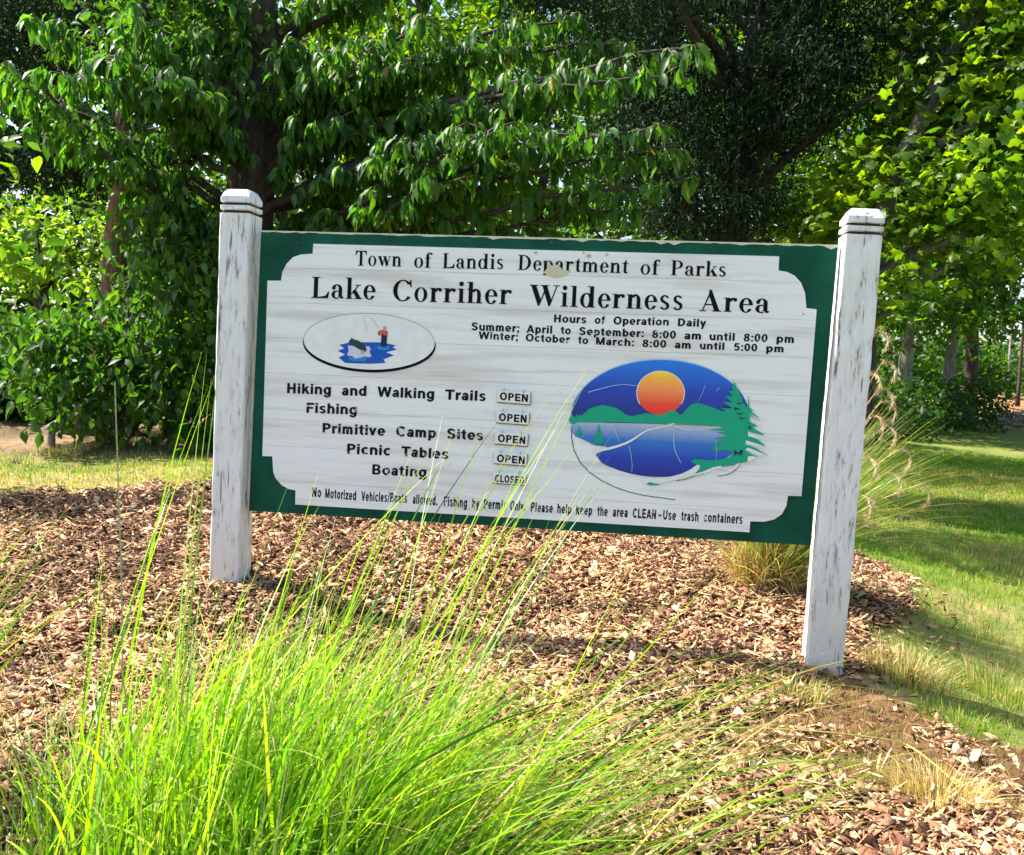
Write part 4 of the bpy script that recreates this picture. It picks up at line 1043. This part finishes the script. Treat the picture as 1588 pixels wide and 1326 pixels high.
tips += [A(px, py, d) for px, py, d in [(300, -150, 9.5), (700, -200, 9.6), (200, 60, 9.6), (600, 150, 9.8), (800, 250, 9.9), (120, 160, 9.8), (900, 80, 10), (500, -100, 10)]]
layered_tree('drooping_leaf_tree', trunk_base, A(392, 235, 9.0), A(440, -420, 9.1), .31, tips, 101,
             'spreading tree with long drooping leaves in layers behind the sign', 'tree', T_leaf(.20, .34), M_leaf, M_bark, [(.046, .130, .014), (.062, .155, .015), (.034, .100, .014), (.080, .180, .020), (.028, .080, .012), (.060, .15, .03)], .14, .95, twigs=25, lpt=26, bl=.56, nparts=300)

# ---- dark conifer, right of centre ------------------------------------------
cb = gb(*A(1120, 690, 10.6)[:2])
crown_tree('dark_cedar', cb, .22, [(A(1140, 60, 10.8), (1.25, 1.1, 1.5)), (A(1060, 230, 10.7), (.95, .9, .9)), (A(1190, -200, 11), (1.7, 1.4, 1.6)), (A(1310, 0, 11), (.8, 1.0, .9)), (A(980, 0, 11.0), (.9, .9, 1.3)), (A(1330, 40, 9.7), (.75, .7, 1.0)), (A(1215, 150, 10.0), (.6, .6, .6)), (A(1110, 310, 10.1), (.75, .5, .45)), ((.7, 8.7, 5.0), (1.1, .9, .6))], 111,  # last crown is added overhead to shade the lawn
           'dark dense evergreen cedar between the drooping tree and the maple', 'tree', T_small(.13, .04, .1), M_needle, M_bark, DARK, .085, 900, 105, .17, tilt=.9, limbs=30)

# ---- maple, right -----------------------------------------------------------
mb_ = gb(*A(1275, 690, 9.2)[:2])
crown_tree('maple_tree', mb_, .155, [(A(1560, 110, 9.6), (1.0, 1.1, 1.15)), (A(1570, 280, 9.0), (.8, .9, .7)), (A(1420, 310, 9.4), (.62, .6, .6)), (A(1290, 345, 10.6), (.5, .5, .36)), (A(1340, 300, 9.6), (.4, .4, .36)), (A(1620, -150, 9.8), (1.4, 1.3, 1.1)), (A(1660, 60, 9.5), (1.2, 1, 1.5)), (A(1395, 440, 9.0), (.24, .28, .26)), (A(1450, 180, 9.8), (.5, .6, .6))], 121,
           'bright green star leaved maple with grey trunk behind the right post', 'tree', T_star(), M_maple, M_bark_grey, BRIGHT, .125, 460, 32, .24, nparts=300, limbs=26, tilt=.5, droop=.5)

# ---- trees along the lawn, right --------------------------------------------
def lawn_tree(px, pyb, d, rad, crowns, seed, label, pal, group=None, forks=1, per=46, nc=150, lsz=.19, bark=None):
    b_ = gb(*A(px, pyb, d)[:2])
    crown_tree('broadleaf_tree', b_, rad, crowns, seed, label, 'tree', T_small(.34), M_maple, bark or M_bark_pale, pal, lsz, nc, per, .42, limbs=8, forks=forks, group=group)
lawn_tree(1398, 620, 22, .19, [(A(1400, 380, 22), (2.3, 2, 2.1)), (A(1450, 480, 20.5), (1.3, 1.0, .8)), (A(1460, 250, 22), (3, 2.4, 2.6))], 131, 'pale straight trunk tree nearest the right post at the lawn edge', GREEN, nc=190)
lawn_tree(1470, 622, 26, .17, [(A(1470, 410, 25.5), (1.9, 2, 1.9)), (A(1500, 250, 26), (3, 2.6, 2.8))], 132, 'forked pale trunk tree in the middle of the lawn edge', GREEN, forks=2, nc=200)
lawn_tree(1500, 622, 29, .24, [(A(1520, 420, 28), (1.5, 1.6, 2.0)), (A(1530, 480, 25), (1.0, 1.0, .8)), (A(1540, 250, 28), (3, 2.6, 2.9))], 133, 'dark trunk tree right of the forked one at the lawn edge', GREEN, nc=190, bark=M_bark)
lawn_tree(1580, 600, 34, .07, [(A(1590, 340, 34), (1.0, 1, 2.0)), (A(1620, 150, 34), (3, 2.4, 2.8))], 134, 'slender tree against the pale sky at the right edge', GREEN, nc=90, per=30, bark=M_bark)
lawn_tree(1538, 600, 46, .09, [(A(1530, 330, 46), (2.6, 2, 3.0))], 135, 'thin pale trunk far off between the lawn edge trees and the slender one', GREEN, nc=70)
lawn_tree(1562, 602, 50, .10, [(A(1590, 250, 50), (3, 2, 2.4))], 136, 'farthest thin pale trunk at the right side', GREEN, nc=60)

# undergrowth on the right, brush pile, cut stub, fallen leaves
def shrub(name, base, crowns, seed, label, Tm, mat, pal, lsize, nclump, per, sig, stems, nparts=0, group=None, droop=.5, tilt=.55, cat='shrub', stem_r=.012, stemmat=None):
    r = np.random.default_rng(seed); root = empty(name, base); tag(root, label, cat, group); L0 = np.array(base, float)
    cl = []; tot = sum(np.prod(c[1]) ** .66 for c in crowns)
    for c, rd in crowns:
        m = max(3, int(nclump * np.prod(rd) ** .66 / tot)); cl.append(ell_pts(c, rd, m, r, .2))
    cl = np.concatenate(cl); zz = HG(cl[:, 0], cl[:, 1]); cl = cl[cl[:, 2] > zz + .08]
    for q in cl[r.choice(len(cl), min(stems, len(cl)), replace=False)]:
        mb = MB(); e = q - L0; st = np.array([r.normal(0, .08), r.normal(0, .06), -.05])
        B_ = bez(st, np.array([e[0] * .35, e[1] * .35, e[2] * .75]), e, 9) + r.normal(0, .008, (9, 3))
        mb.tube(B_, list(stem_r * (1.2 - np.linspace(0, 1, 9))), 6); mb.build('stem', stemmat or M_twig, root, True)
    pos = clumps(cl, per, sig, r, .7); pos = pos[pos[:, 2] > HG(pos[:, 0], pos[:, 1]) + .02]; N = len(pos)
    pal = np.array(pal); c = pal[r.integers(0, len(pal), N)] * r.uniform(.75, 1.25, (N, 1))
    place_leaves(root, Tm, pos, rand_leaf_R(N, r, tilt, droop), lsize * r.uniform(.6, 1.2, N), c, mat, nparts=nparts)
for i, (px, d, lab) in enumerate([(1385, 20, 'low green shrub at the foot of the pale trunk nearest the right post'), (1430, 22, 'low dark shrub between the two pale trunks'), (1500, 24, 'low green shrub under the dark trunk at the lawn edge'), (1340, 18, 'dark shrub close behind the right post grass plumes')]):
    b_ = gb(*A(px, 625, d)[:2]); shrub('lawn_shrub', b_, [(b_ + [0, 0, .6], (1.0, .8, .75))], 140 + i, lab, T_small(.34), M_leaf, [(.02, .055, .012), (.03, .075, .014)], .13, 46, 34, .22, 5)
def brush(px, py, d, seed, label, n=90, sz=(1.8, .9, .7)):
    b_ = gb(*A(px, py, d)[:2]); root = empty('brush_pile', b_); tag(root, label, 'brush pile'); r = np.random.default_rng(seed); mb = MB()
    for k in range(n):
        c = r.uniform(-1, 1, 3) * sz; c[2] = abs(c[2]) * .5 + .05; a = r.uniform(0, 3.14); L = r.uniform(.4, 1.3)
        dv = np.array([math.cos(a), math.sin(a) * .5, r.normal(0, .25)]) * L / 2
        if k < 14: m2 = MB(); m2.tube([c - dv, c, c + dv], [.05, .045, .03], 6); m2.build('branch', M_bark_pale, root)
        else: mb.tube([c - dv, c + r.normal(0, .06, 3), c + dv], [.018, .014, .007], 4)
    tag(mb.build('twig', M_twig, root), kind='stuff')
brush(1572, 612, 27, 151, 'grey heap of cut branches at the right edge of the lawn')
brush(1500, 618, 25, 152, 'low scatter of fallen branches under the lawn edge trees', 50, (1.6, .6, .3))

# ---- left side ---------------------------------------------------------------
# reddish trunk rising behind the left bush
cedar_b = gb(*A(165, 672, 9.2)[:2])
crown_tree('red_barked_tree', cedar_b, .17, [(A(250, -160, 10.2), (1.2, 1.0, 1.0)), (A(60, 60, 10.4), (1.2, .9, .6)), (A(-40, 240, 9.6), (.6, .6, .3)), (A(100, 255, 9.6), (.45, .45, .2))], 161,
           'reddish brown bare trunk with a flared foot behind the left bush', 'tree', T_small(.13, .04, .1), M_needle, M_bark_red, DARK, .085, 420, 95, .17, tilt=.9, limbs=2)
for k, (dx, dy) in enumerate([(.30, -.10), (-.30, -.12), (.12, -.32), (-.1, -.3)]):
    pass
# root flare as part of that tree
rf = [o for o in bpy.data.objects if o.name.startswith('red_barked_tree')][0]
for dx, dy, L in [(-.34, -.16, .15), (.02, -.34, .17), (.30, -.22, .12), (-.16, -.30, .16)]:
    mb = MB(); mb.tube([(dx * .25, dy * .25, .42), (dx * .55, dy * .55, .20), (dx, dy, .04), (dx * 1.5, dy * 1.5, -.06)], [.07, .085, .075, .05], 8); mb.build('root', M_bark_pale, rf, True)
dk = gb(*A(272, 690, 9.0)[:2])
crown_tree('slim_dark_tree', dk, .10, [(A(300, 60, 9.3), (1.0, .9, .9)), (A(300, 430, 9.2), (.4, .4, .4))], 171,
           'slim dark trunk standing just left of the left sign post', 'tree', T_leaf(.24, .2), M_leaf, M_bark, GREEN, .11, 150, 24, .2, nparts=0, limbs=14)
# leafy bush in front of it
bb = gb(*A(170, 690, 8.35)[:2])
shrub('leafy_bush', bb, [(A(140, 540, 8.2), (.62, .5, .40)), (A(280, 470, 8.2), (.45, .45, .85)), (A(110, 605, 8.0), (.36, .3, .28)), (A(290, 620, 8.1), (.4, .3, .32)), (A(255, 375, 8.3), (.34, .4, .4)), (A(60, 520, 8.3), (.35, .3, .22)), (A(190, 620, 8.2), (.35, .3, .2))], 181,
      'large leafy bush with arching bare stems at the left under the trees', T_leaf(.27, .25), M_leaf, GREEN + [(.06, .14, .03)], .11, 300, 14, .15, 16, nparts=300, droop=.75, tilt=.6, stem_r=.014)
b2 = gb(*A(335, 700, 8.4)[:2])
shrub('leafy_bush', b2, [(A(330, 600, 8.4), (.35, .35, .5)), (A(430, 480, 9.0), (.7, .45, .9))], 182, 'darker leafy bush right behind the left sign post', T_leaf(.27, .25), M_leaf, GREEN, .11, 130, 15, .14, 7, nparts=120, droop=.75)
# near branch reaching in from the left edge
nb = gb(*A(-190, 760, 6.4)[:2])
shrub('magnolia_sapling', nb, [(A(-170, 330, 6.3), (.32, .4, .5)), (A(0, 395, 6.2), (.18, .2, .10)), (A(55, 405, 6.3), (.12, .12, .07)), (A(-10, 230, 6.2), (.10, .10, .10)), (A(-30, 470, 6.3), (.16, .2, .10)), (A(-180, 560, 6.4), (.4, .4, .4))], 191,
      'large leaved sapling reaching in from the left edge', T_leaf(.25, .18), M_leaf, GREEN + BRIGHT + [(.10, .16, .08)], .15, 60, 9, .10, 14, nparts=150, droop=.1, tilt=.6, stem_r=.013)

for i, (px, py, d, rd, lab) in enumerate([(-40, 618, 9.6, (.75, .35, .34), 'low dark shrub on the bare ground at the left edge'), (45, 630, 9.7, (.5, .3, .26), 'low dark shrub just left of the cut stub'), (-30, 640, 10.2, (.7, .4, .30), 'small dark shrub at the left edge near the ground'), (50, 645, 10.6, (.7, .4, .32), 'small dark shrub behind the cut stub'), (-20, 580, 13, (1.5, .9, .9), 'dark bluish shrub low at the left edge beyond the leafy bush'), (120, 600, 14.5, (1.3, .9, .9), 'dark shrub glimpsed beyond the reddish trunk'), (330, 560, 14, (1.5, .9, 1.2), 'dark shrub beyond the left sign post'), (-150, 560, 12, (1.2, .9, 1.1), 'dark shrub just outside the left edge')]):
    b_ = gb(*A(px, 670, d)[:2]); shrub('dark_shrub', b_, [(A(px, py, d), rd)], 300 + i, lab, T_small(.34), M_leaf, [(.02, .06, .03), (.03, .08, .035)], .12, 90, 36, .22, 5)
for i, (px, d, rd, lab) in enumerate([(1330, 40, (4, 2, 2.2), 'far bush mass behind the pale trunk nearest the right post'), (1450, 44, (4, 2, 2.4), 'far bush mass behind the forked pale trunk'), (1530, 60, (4, 2, 1.8), 'far bush mass beyond the dark trunk'), (1600, 75, (6, 2, 3.0), 'far bush mass at the right edge of the lawn')]):
    b_ = gb(*A(px, 610, d)[:2]); shrub('far_bush', b_, [(b_ + [0, 0, 1.2], rd)], 310 + i, lab, T_small(.42), M_leaf, GREEN, .28, 120, 30, .5, 3)
# small cut stub and stems
sb = ground_at(79, 688); st = MB(); st.tube([(0, 0, -.05), (.002, 0, .06), (.003, 0, .12)], [.036, .034, .033], 12)
o = st.build('cut_stub', M_bark_pale, None); o.location = (sb[0], sb[1], float(HG(sb[0], sb[1]))); tag(o, 'short cut wooden stub in the grass under the left bush', 'stump')

# ---- trees beyond, sunlit and dark ------------------------------------------
far = [(70, 385, 12.6, (1.25, 1.1, .70), [(.07, .15, .012), (.12, .22, .02), (.04, .10, .012), (.17, .26, .06)], 'sunlit bright green tree beyond the gap at the far left'),
       (210, 200, 16, (2.4, 1.8, 3.0), MIX, 'tree beyond the reddish trunk at left'),
       (430, 250, 15.5, (2.2, 1.7, 2.6), BRIGHT, 'bright tree beyond, right of the fork of the dark trunk'),
       (620, 240, 14.5, (2.0, 1.6, 2.0), BRIGHT, 'bright tree beyond, above the words Town of Landis'),
       (830, 280, 15, (2.0, 1.6, 2.0), MIX, 'tree beyond, above the word Department'),
       (1000, 300, 17, (2.4, 1.7, 2.4), MIX, 'tree beyond, low behind the cedar'),
       (1180, 250, 15.5, (2.2, 1.7, 2.3), BRIGHT, 'bright tree beyond, glimpsed left of the grey maple trunk'),
       (1370, 230, 16.5, (2.2, 1.7, 2.2), BRIGHT, 'bright tree beyond, filling the gaps of the maple crown'),
       (-40, 30, 19, (2.2, 1.7, 1.6), MIX, 'tree beyond at the upper left corner')]
for i, (px, py, d, rd, pal, lab) in enumerate(far):
    c = A(px, py, d); b_ = gb(c[0], c[1])
    crown_tree('background_tree', b_, .13, [(c, rd)] + ([(c + [.3, 0, 2.6], (rd[0] * 1.1, rd[1], 1.8))] if i else []), 200 + i, lab, 'tree', T_leaf(.30, .2, .1) if i in (0, 2, 3, 6) else T_small(.34), M_maple if pal is BRIGHT or i == 0 else M_leaf, M_bark, pal, .135, 150 if i else 62, 34 if i else 26, .30 if i else .22, limbs=8, group='trees beyond the front row')
row = [(-150, 26, 'leftmost tree of the far dark row'), (60, 25, 'far row tree behind the bright gap at left'), (260, 28, 'far row tree behind the left bush'), (450, 26, 'far row tree behind the left sign post'), (660, 28, 'far row tree above the words of Landis'),
       (860, 27, 'far row tree above the word Department'), (1060, 29, 'far row tree behind the cedar'), (1250, 27, 'far row tree behind the maple trunk'), (1650, 55, 'far row tree beyond the right edge of the lawn'), (1500, 70, 'hazy tree at the far end of the lawn')]
for i, (px, d, lab) in enumerate(row):
    c = A(px, 330, d); b_ = gb(c[0], c[1]); s = d / 26
    crown_tree('far_tree', b_, .2 * s, [(c + [0, 0, 0.3], (3.0 * s, 2.2, 3.2 * s)), (c + [0, 0, 5.5], (3.2 * s, 2.4, 3.6)), (b_ + [0, 0, 1.2], (2.6 * s, 1.6, 1.3))], 230 + i, lab, 'tree', T_small(.42), M_leaf, M_bark, GREEN + DARK[:2], .30, 190, 30, .55, limbs=5, group='far dark row of trees')

# ------------------------------------------------------------------ ornamental grasses
def ribbon(base, c1, tip, wd, r, n=9, roll=None):
    """tapered curved blades; arrays of N"""
    N = len(base); t = np.linspace(0, 1, n)[None, :, None]
    P = (1 - t) ** 2 * base[:, None] + 2 * t * (1 - t) * c1[:, None] + t * t * tip[:, None]
    d = tip - base; d /= np.linalg.norm(d, axis=1)[:, None]
    kn = np.where(r.random(N) < .14, r.uniform(.5, .85, N), 2)[:, None]; tq = t[..., 0]       # some blades snap over
    over = np.clip(tq - kn, 0, 1); P[..., 2] -= over * np.linalg.norm(tip - base, axis=1)[:, None] * r.uniform(.5, 1.3, (N, 1))
    rv = r.normal(0, 1, (N, 3)); s = np.cross(d, rv); s /= np.linalg.norm(s, axis=1)[:, None]
    wp = (np.minimum(1, .55 + t[..., 0] * 2.2) * (1 - t[..., 0] ** 2.2 * .93))[..., None]
    V = np.empty((N, n, 2, 3)); V[:, :, 0] = P - s[:, None] * wd[:, None, None] * wp; V[:, :, 1] = P + s[:, None] * wd[:, None, None] * wp
    i = np.arange(n - 1)
    F = np.stack([2 * i, 2 * i + 1, 2 * i + 3, 2 * i + 2], 1)
    return V.reshape(N, 2 * n, 3), F
def grass_plant(name, base, groups, seed, label, nparts, mat):
    """groups: list of dict(base, tip, c1, w, col)"""
    r = np.random.default_rng(seed); root = empty(name, base); tag(root, label, 'ornamental grass'); L0 = np.array(base, float)
    V, C, ln = [], [], []
    for g in groups:
        v, F = ribbon(g['base'] - L0, g['c1'] - L0, g['tip'] - L0, g['w'], r); V.append(v); C.append(g['col'])
        ln.append(np.linalg.norm(g['tip'] - g['base'], axis=1) * g.get('pri', 1))
    V = np.concatenate(V); C = np.concatenate(C); ln = np.concatenate(ln); N = len(V); nv = V.shape[1]
    ch = np.argsort(-ln)[:nparts]; m = np.ones(N, bool); m[ch] = False
    W = V[m]; FF = (F[None] + (np.arange(len(W)) * nv)[:, None, None]).reshape(-1, 4)
    tt = np.linspace(0, 1, nv // 2).repeat(2)
    def blend(c, k):                      # straw foot, green middle, browned tip on some blades
        b_ = np.clip((.16 - tt) / .16, 0, 1)[:, None] * .7; e_ = (np.clip((tt - k) / .15, 0, 1) * .85)[:, None]
        c = c * (1 - b_) + np.array([.42, .38, .14]) * b_
        return c * (1 - e_) + np.array([.48, .36, .14]) * e_
    kt = np.where(r.random(N) < .3, r.uniform(.6, .95, N), 2)
    o = obj('blades', mesh_np('blades', W.reshape(-1, 3), FF, np.concatenate([blend(a_, b_) for a_, b_ in zip(C[m], kt[m])]), mat), root); tag(o, kind='stuff')
    for k in ch:
        obj('blade', mesh_np('blade', V[k], F, blend(C[k], kt[k]), mat), root)
    return root

r = np.random.default_rng(900)
GC = np.array([(.16, .35, .004), (.21, .41, .005), (.10, .25, .006), (.27, .44, .006), (.17, .36, .012), (.33, .44, .02), (.06, .15, .012), (.24, .40, .01), (.28, .38, .07), (.13, .24, .03)])
def fan(N, tx, ty, dep, wlo, whi, bend=.16, colr=GC, pri=1, bx=None, yb=(2.15, .22)):
    """tips chosen in the fan, bases packed in the crown of the plant"""
    tip = np.array([A(a, b_, c) for a, b_, c in zip(tx, ty, dep)])
    bpx = 95 + .47 * tx + r.normal(0, 75, N) if bx is None else bx
    by = np.clip(r.normal(yb[0], yb[1], N), 1.72, 2.75)
    base = np.array([A(a, 1500, c) for a, c in zip(bpx, by)]); base[:, 2] = HG(base[:, 0], base[:, 1]) - .01
    L = np.linalg.norm(tip - base, axis=1)
    c1 = base * .52 + tip * .48; c1[:, 2] += L * np.abs(r.normal(bend, .05, N)); c1 += r.normal(0, .015, (N, 3))
    col = colr[r.integers(0, len(colr), N)] * r.uniform(.75, 1.2, (N, 1))
    return dict(base=base, tip=tip, c1=c1, w=r.uniform(wlo, whi, N), col=col, pri=pri)
hx = [-200, 0, 100, 200, 400, 600, 800, 1000, 1200, 1400]; hy = [1180, 1110, 1050, 1000, 890, 880, 950, 1060, 1210, 1320]
def mass(N, lo=0.0, hi=1.0, x0=-160, x1=1150, pw=1.0):
    tx = r.triangular(x0 + 60, 470, x1, N); top = np.interp(tx, hx, hy)
    ty = top + (1500 - top) * (lo + (hi - lo) * r.random(N) ** pw)
    return tx, ty
N = 1300; tx, ty = mass(N, .10, .85, x1=1180); g1 = fan(N, tx, ty, r.uniform(1.75, 2.9, N),   .0024, .0050)
N = 480; tx, ty = mass(N, 0, .35, x1=1250); g2 = fan(N, tx, ty, r.uniform(2.1, 3.1, N), .0020, .0042)
STR = np.array([(.45, .36, .16), (.55, .46, .24), (.36, .36, .10)])
N = 420; tx, ty = mass(N, .0, .95, x1=1250); g3 = fan(N, tx, ty, r.uniform(1.9, 2.9, N), .0010, .0018, colr=STR, bend=.2)
# the long ones that cross the sign
lt = np.array([(330, 552), (333, 575), (900, 598), (880, 612), (870, 640), (840, 660), (800, 655), (760, 625), (700, 655), (655, 690), (620, 700), (905, 640), (930, 700), (960, 740), (940, 760), (900, 745), (850, 735),
               (1010, 905), (1060, 960), (1130, 990), (1200, 1020), (1240, 1045), (1180, 950), (1150, 1010), (1100, 880), (1040, 870), (1000, 850), (980, 880), (560, 760), (520, 790), (500, 830), (470, 700), (480, 820), (700, 790), (740, 800), (780, 790), (820, 800), (860, 815), (650, 800), (610, 780)], float)
rep = np.repeat(lt, 2, axis=0) + r.normal(0, 16, (len(lt) * 2, 2)); N = len(rep); g4 = fan(N, rep[:, 0], rep[:, 1], r.uniform(2.3, 2.9, N), .0018, .0034, pri=3, bend=.10)
pr = np.array([(331, 556), (334, 580), (322, 600)], float); g8 = fan(3, pr[:, 0], pr[:, 1], np.array([2.4, 2.45, 2.5]), .0028, .0036, pri=6, bend=.05, bx=np.array([60., 75, 40]))
pr = np.array([(905, 600), (880, 640), (820, 650), (700, 700), (560, 700)], float); g9 = fan(5, pr[:, 0], pr[:, 1], r.uniform(2.4, 2.6, 5), .0026, .0034, pri=6, bend=.10)
N = 90; ty = r.uniform(1000, 1290, N); tx = 1150 + (ty - 1000) * .6 + r.uniform(-120, 230, N); g5 = fan(N, tx, ty, r.uniform(2.2, 2.9, N), .0014, .0028, bend=.2, pri=2, colr=np.concatenate([GC, STR]))
N = 70; tx = r.uniform(-60, 180, N); ty = r.uniform(960, 1250, N); g6 = fan(N, tx, ty, r.uniform(1.9, 2.6, N), .0014, .0030, bend=.08, pri=2)
N = 120; tx = r.uniform(150, 560, N); ty = r.uniform(840, 1010, N); g7 = fan(N, tx, ty, r.uniform(2.1, 2.7, N), .0016, .0036, bend=.06, pri=1.5)
gbase = A(330, 1500, 2.1); gbase[2] = float(HG(gbase[0], gbase[1]))
grass_plant('fountain_grass', gbase, [g1, g2, g3, g4, g5, g6, g7, g8, g9], 901, 'big vivid green arching grass clump filling the front left', 300, M_grass)
lb = A(-330, 1600, 2.3); lb[2] = float(HG(lb[0], lb[1])); N = 1500; rl = np.random.default_rng(77)  # extra clump, mostly unseen, added to shade the mulch at lower left
az = rl.random(N) * 6.283; th = np.abs(rl.normal(.30, .2, N)); Ln = rl.uniform(.5, 1.0, N); q_ = np.sqrt(rl.random(N)) * .2
bs = lb + np.stack([np.cos(az) * q_, np.sin(az) * q_, 0 * az], 1); dd_ = np.stack([np.cos(az) * np.sin(th), np.sin(az) * np.sin(th), np.cos(th)], 1)
tp_ = bs + dd_ * Ln[:, None]; tp_[:, 2] -= Ln * .15 * np.sin(th); c1_ = bs + dd_ * Ln[:, None] * .5; c1_[:, 2] += Ln * .12
grass_plant('fountain_grass', lb, [dict(base=bs, tip=tp_, c1=c1_, w=rl.uniform(.0015, .0034, N), col=GC[rl.integers(0, len(GC), N)] * rl.uniform(.6, 1, (N, 1)))], 903, 'second green grass clump added mostly outside the left edge to shade the mulch', 0, M_grass)
# single dead stalk
p = A(190, 1300, 2.6); p[2] = float(HG(p[0], p[1])); q = A(178, 592, 2.6); mid = A(183, 900, 2.6)
mb = MB(); mb.tube([np.zeros(3), (mid - p) * [1, 1, 1] + [.01, 0, 0], q - p], [.0028, .0024, .0016], 6)
mb2 = mb.build('dry_stalk', M_straw, None); mb2.location = p
me_ = mb2.data; a_ = me_.color_attributes.new('Col', 'FLOAT_COLOR', 'POINT'); a_.data.foreach_set('color', np.tile([.42, .42, .26, 1], len(me_.vertices)).astype(np.float32))
tag(mb2, 'single upright dry stalk rising at the left in front of the mulch', 'stalk')

# clump behind the sign: straw skirt, green blades leaning out right of the post, curled plumes
pb = ground_at(1200, 925); pb[1] += .15; pb[2] = float(HG(pb[0], pb[1]))
def around(N, ang, lean, L, wd, col, droop=.1, rad=.13):
    a = r.random(N) * 6.283; q = np.sqrt(r.random(N)) * rad
    base = pb + np.stack([np.cos(a) * q, np.sin(a) * q * .8, 0 * a], 1)
    az = r.normal(ang[0], ang[1], N); th = np.abs(r.normal(lean[0], lean[1], N)); Ln = r.uniform(L[0], L[1], N)
    d = np.stack([np.cos(az) * np.sin(th), np.sin(az) * np.sin(th), np.cos(th)], 1)
    tip = base + d * Ln[:, None]; tip[:, 2] -= Ln * droop * np.sin(th)
    c1 = base + d * Ln[:, None] * .5; c1[:, 2] += Ln * .16 * np.sin(th)
    return dict(base=base, tip=tip, c1=c1, w=r.uniform(wd[0], wd[1], N), col=np.array(col)[r.integers(0, len(col), N)] * r.uniform(.75, 1.2, (N, 1)))
SK = [(.38, .27, .13), (.30, .19, .09), (.48, .37, .20), (.16, .10, .05), (.34, .30, .12)]
k1 = around(1300, (0, 3.1), (.42, .4), (.2, .5), (.0012, .0024), SK, .5, .16)
k2 = around(900, (.25, .5), (.62, .2), (.8, 1.35), (.0013, .0024), [(.10, .20, .03), (.17, .28, .04), (.24, .32, .06), (.34, .34, .12)], .25)
k3 = around(420, (0, 3.1), (.3, .25), (.5, 1.0), (.0012, .0022), [(.12, .22, .03), (.2, .28, .05), (.4, .33, .15)], .2)
k1['pri'] = .6
root = grass_plant('plume_grass', pb, [k1, k2, k3], 902, 'grass clump with straw skirt and curled tan plumes behind the right post', 200, M_grass)
def plume(base, tip, seed):
    rr = np.random.default_rng(seed); L0 = pb
    P = bez(base, (base + tip) / 2 + np.array([0, 0, .15]), tip, 10)
    d = P[-1] - P[-2]; d /= np.linalg.norm(d); e = [P[-1]]
    hd = np.array([d[0], d[1], 0]); hd /= np.linalg.norm(hd) + 1e-9; th = math.asin(np.clip(d[2], -1, 1))
    for k in range(9):
        th -= rr.uniform(.28, .42); e.append(e[-1] + (hd * math.cos(th) + np.array([0, 0, math.sin(th)])) * .017)
    path = np.concatenate([P, np.array(e[1:])]); mb = MB(); mb.tube(path - L0, list(np.linspace(.0022, .0012, len(path))), 5)
    for k in range(8, len(path) - 1):
        for _ in range(20):
            dv = rr.normal(0, 1, 3); dv /= np.linalg.norm(dv); dd = path[k + 1] - path[k]; dd /= np.linalg.norm(dd) + 1e-9
            dv = dv * .8 + dd; q0 = path[k] + (path[k + 1] - path[k]) * rr.random() - L0
            s_ = np.cross(dv, [0, 0, 1.0]); s_ /= np.linalg.norm(s_) + 1e-9
            mb.add([q0 - s_ * .0012, q0 + s_ * .0012, q0 + dv * .028], [(0, 1, 2)])
    o = mb.build('plume', M_straw, root); a_ = o.data.color_attributes.new('Col', 'FLOAT_COLOR', 'POINT')
    a_.data.foreach_set('color', np.tile([.56, .44, .26, 1], len(o.data.vertices)).astype(np.float32))
for i, (px, py, dd) in enumerate([(1362, 512, 4.5), (1372, 560, 4.45), (1358, 640, 4.4), (1376, 655, 4.5), (1366, 600, 4.6), (1400, 690, 4.5), (1350, 700, 4.3), (1385, 725, 4.4), (1430, 745, 4.5), (1345, 760, 4.4), (1370, 620, 4.7), (1355, 575, 4.3)]):
    plume(pb + np.array([.05, 0, .02]), A(px - 8, py + 8, dd), 920 + i)
# a few fallen straws on the mulch
rs = np.random.default_rng(950)
for i, (x0, y0, x1, y1, h) in enumerate([(1050, 1140, 1420, 1165, .05), (1085, 965, 1235, 935, .05), (1405, 1165, 1490, 1235, .02)]):
    a0 = ground_at(x0, y0); a1 = ground_at(x1, y1); a0[2] = HG(a0[0], a0[1]) + .03; a1[2] = HG(a1[0], a1[1]) + .03
    mb = MB(); mb.tube(bez(np.zeros(3), (a1 - a0) / 2 + np.array([0, 0, h]), a1 - a0, 9), [.0028] * 8 + [.001], 5)
    o = mb.build('fallen_stem', M_straw, None); o.location = a0; a_ = o.data.color_attributes.new('Col', 'FLOAT_COLOR', 'POINT')
    a_.data.foreach_set('color', np.tile([.34, .36, .10, 1], len(o.data.vertices)).astype(np.float32))
    tag(o, ['long yellow green stem lying over the bare earth in front of the right post', 'thin stem lying on the mulch left of the right post foot', 'short pale stem lying in the right corner mulch'][i], 'stem')
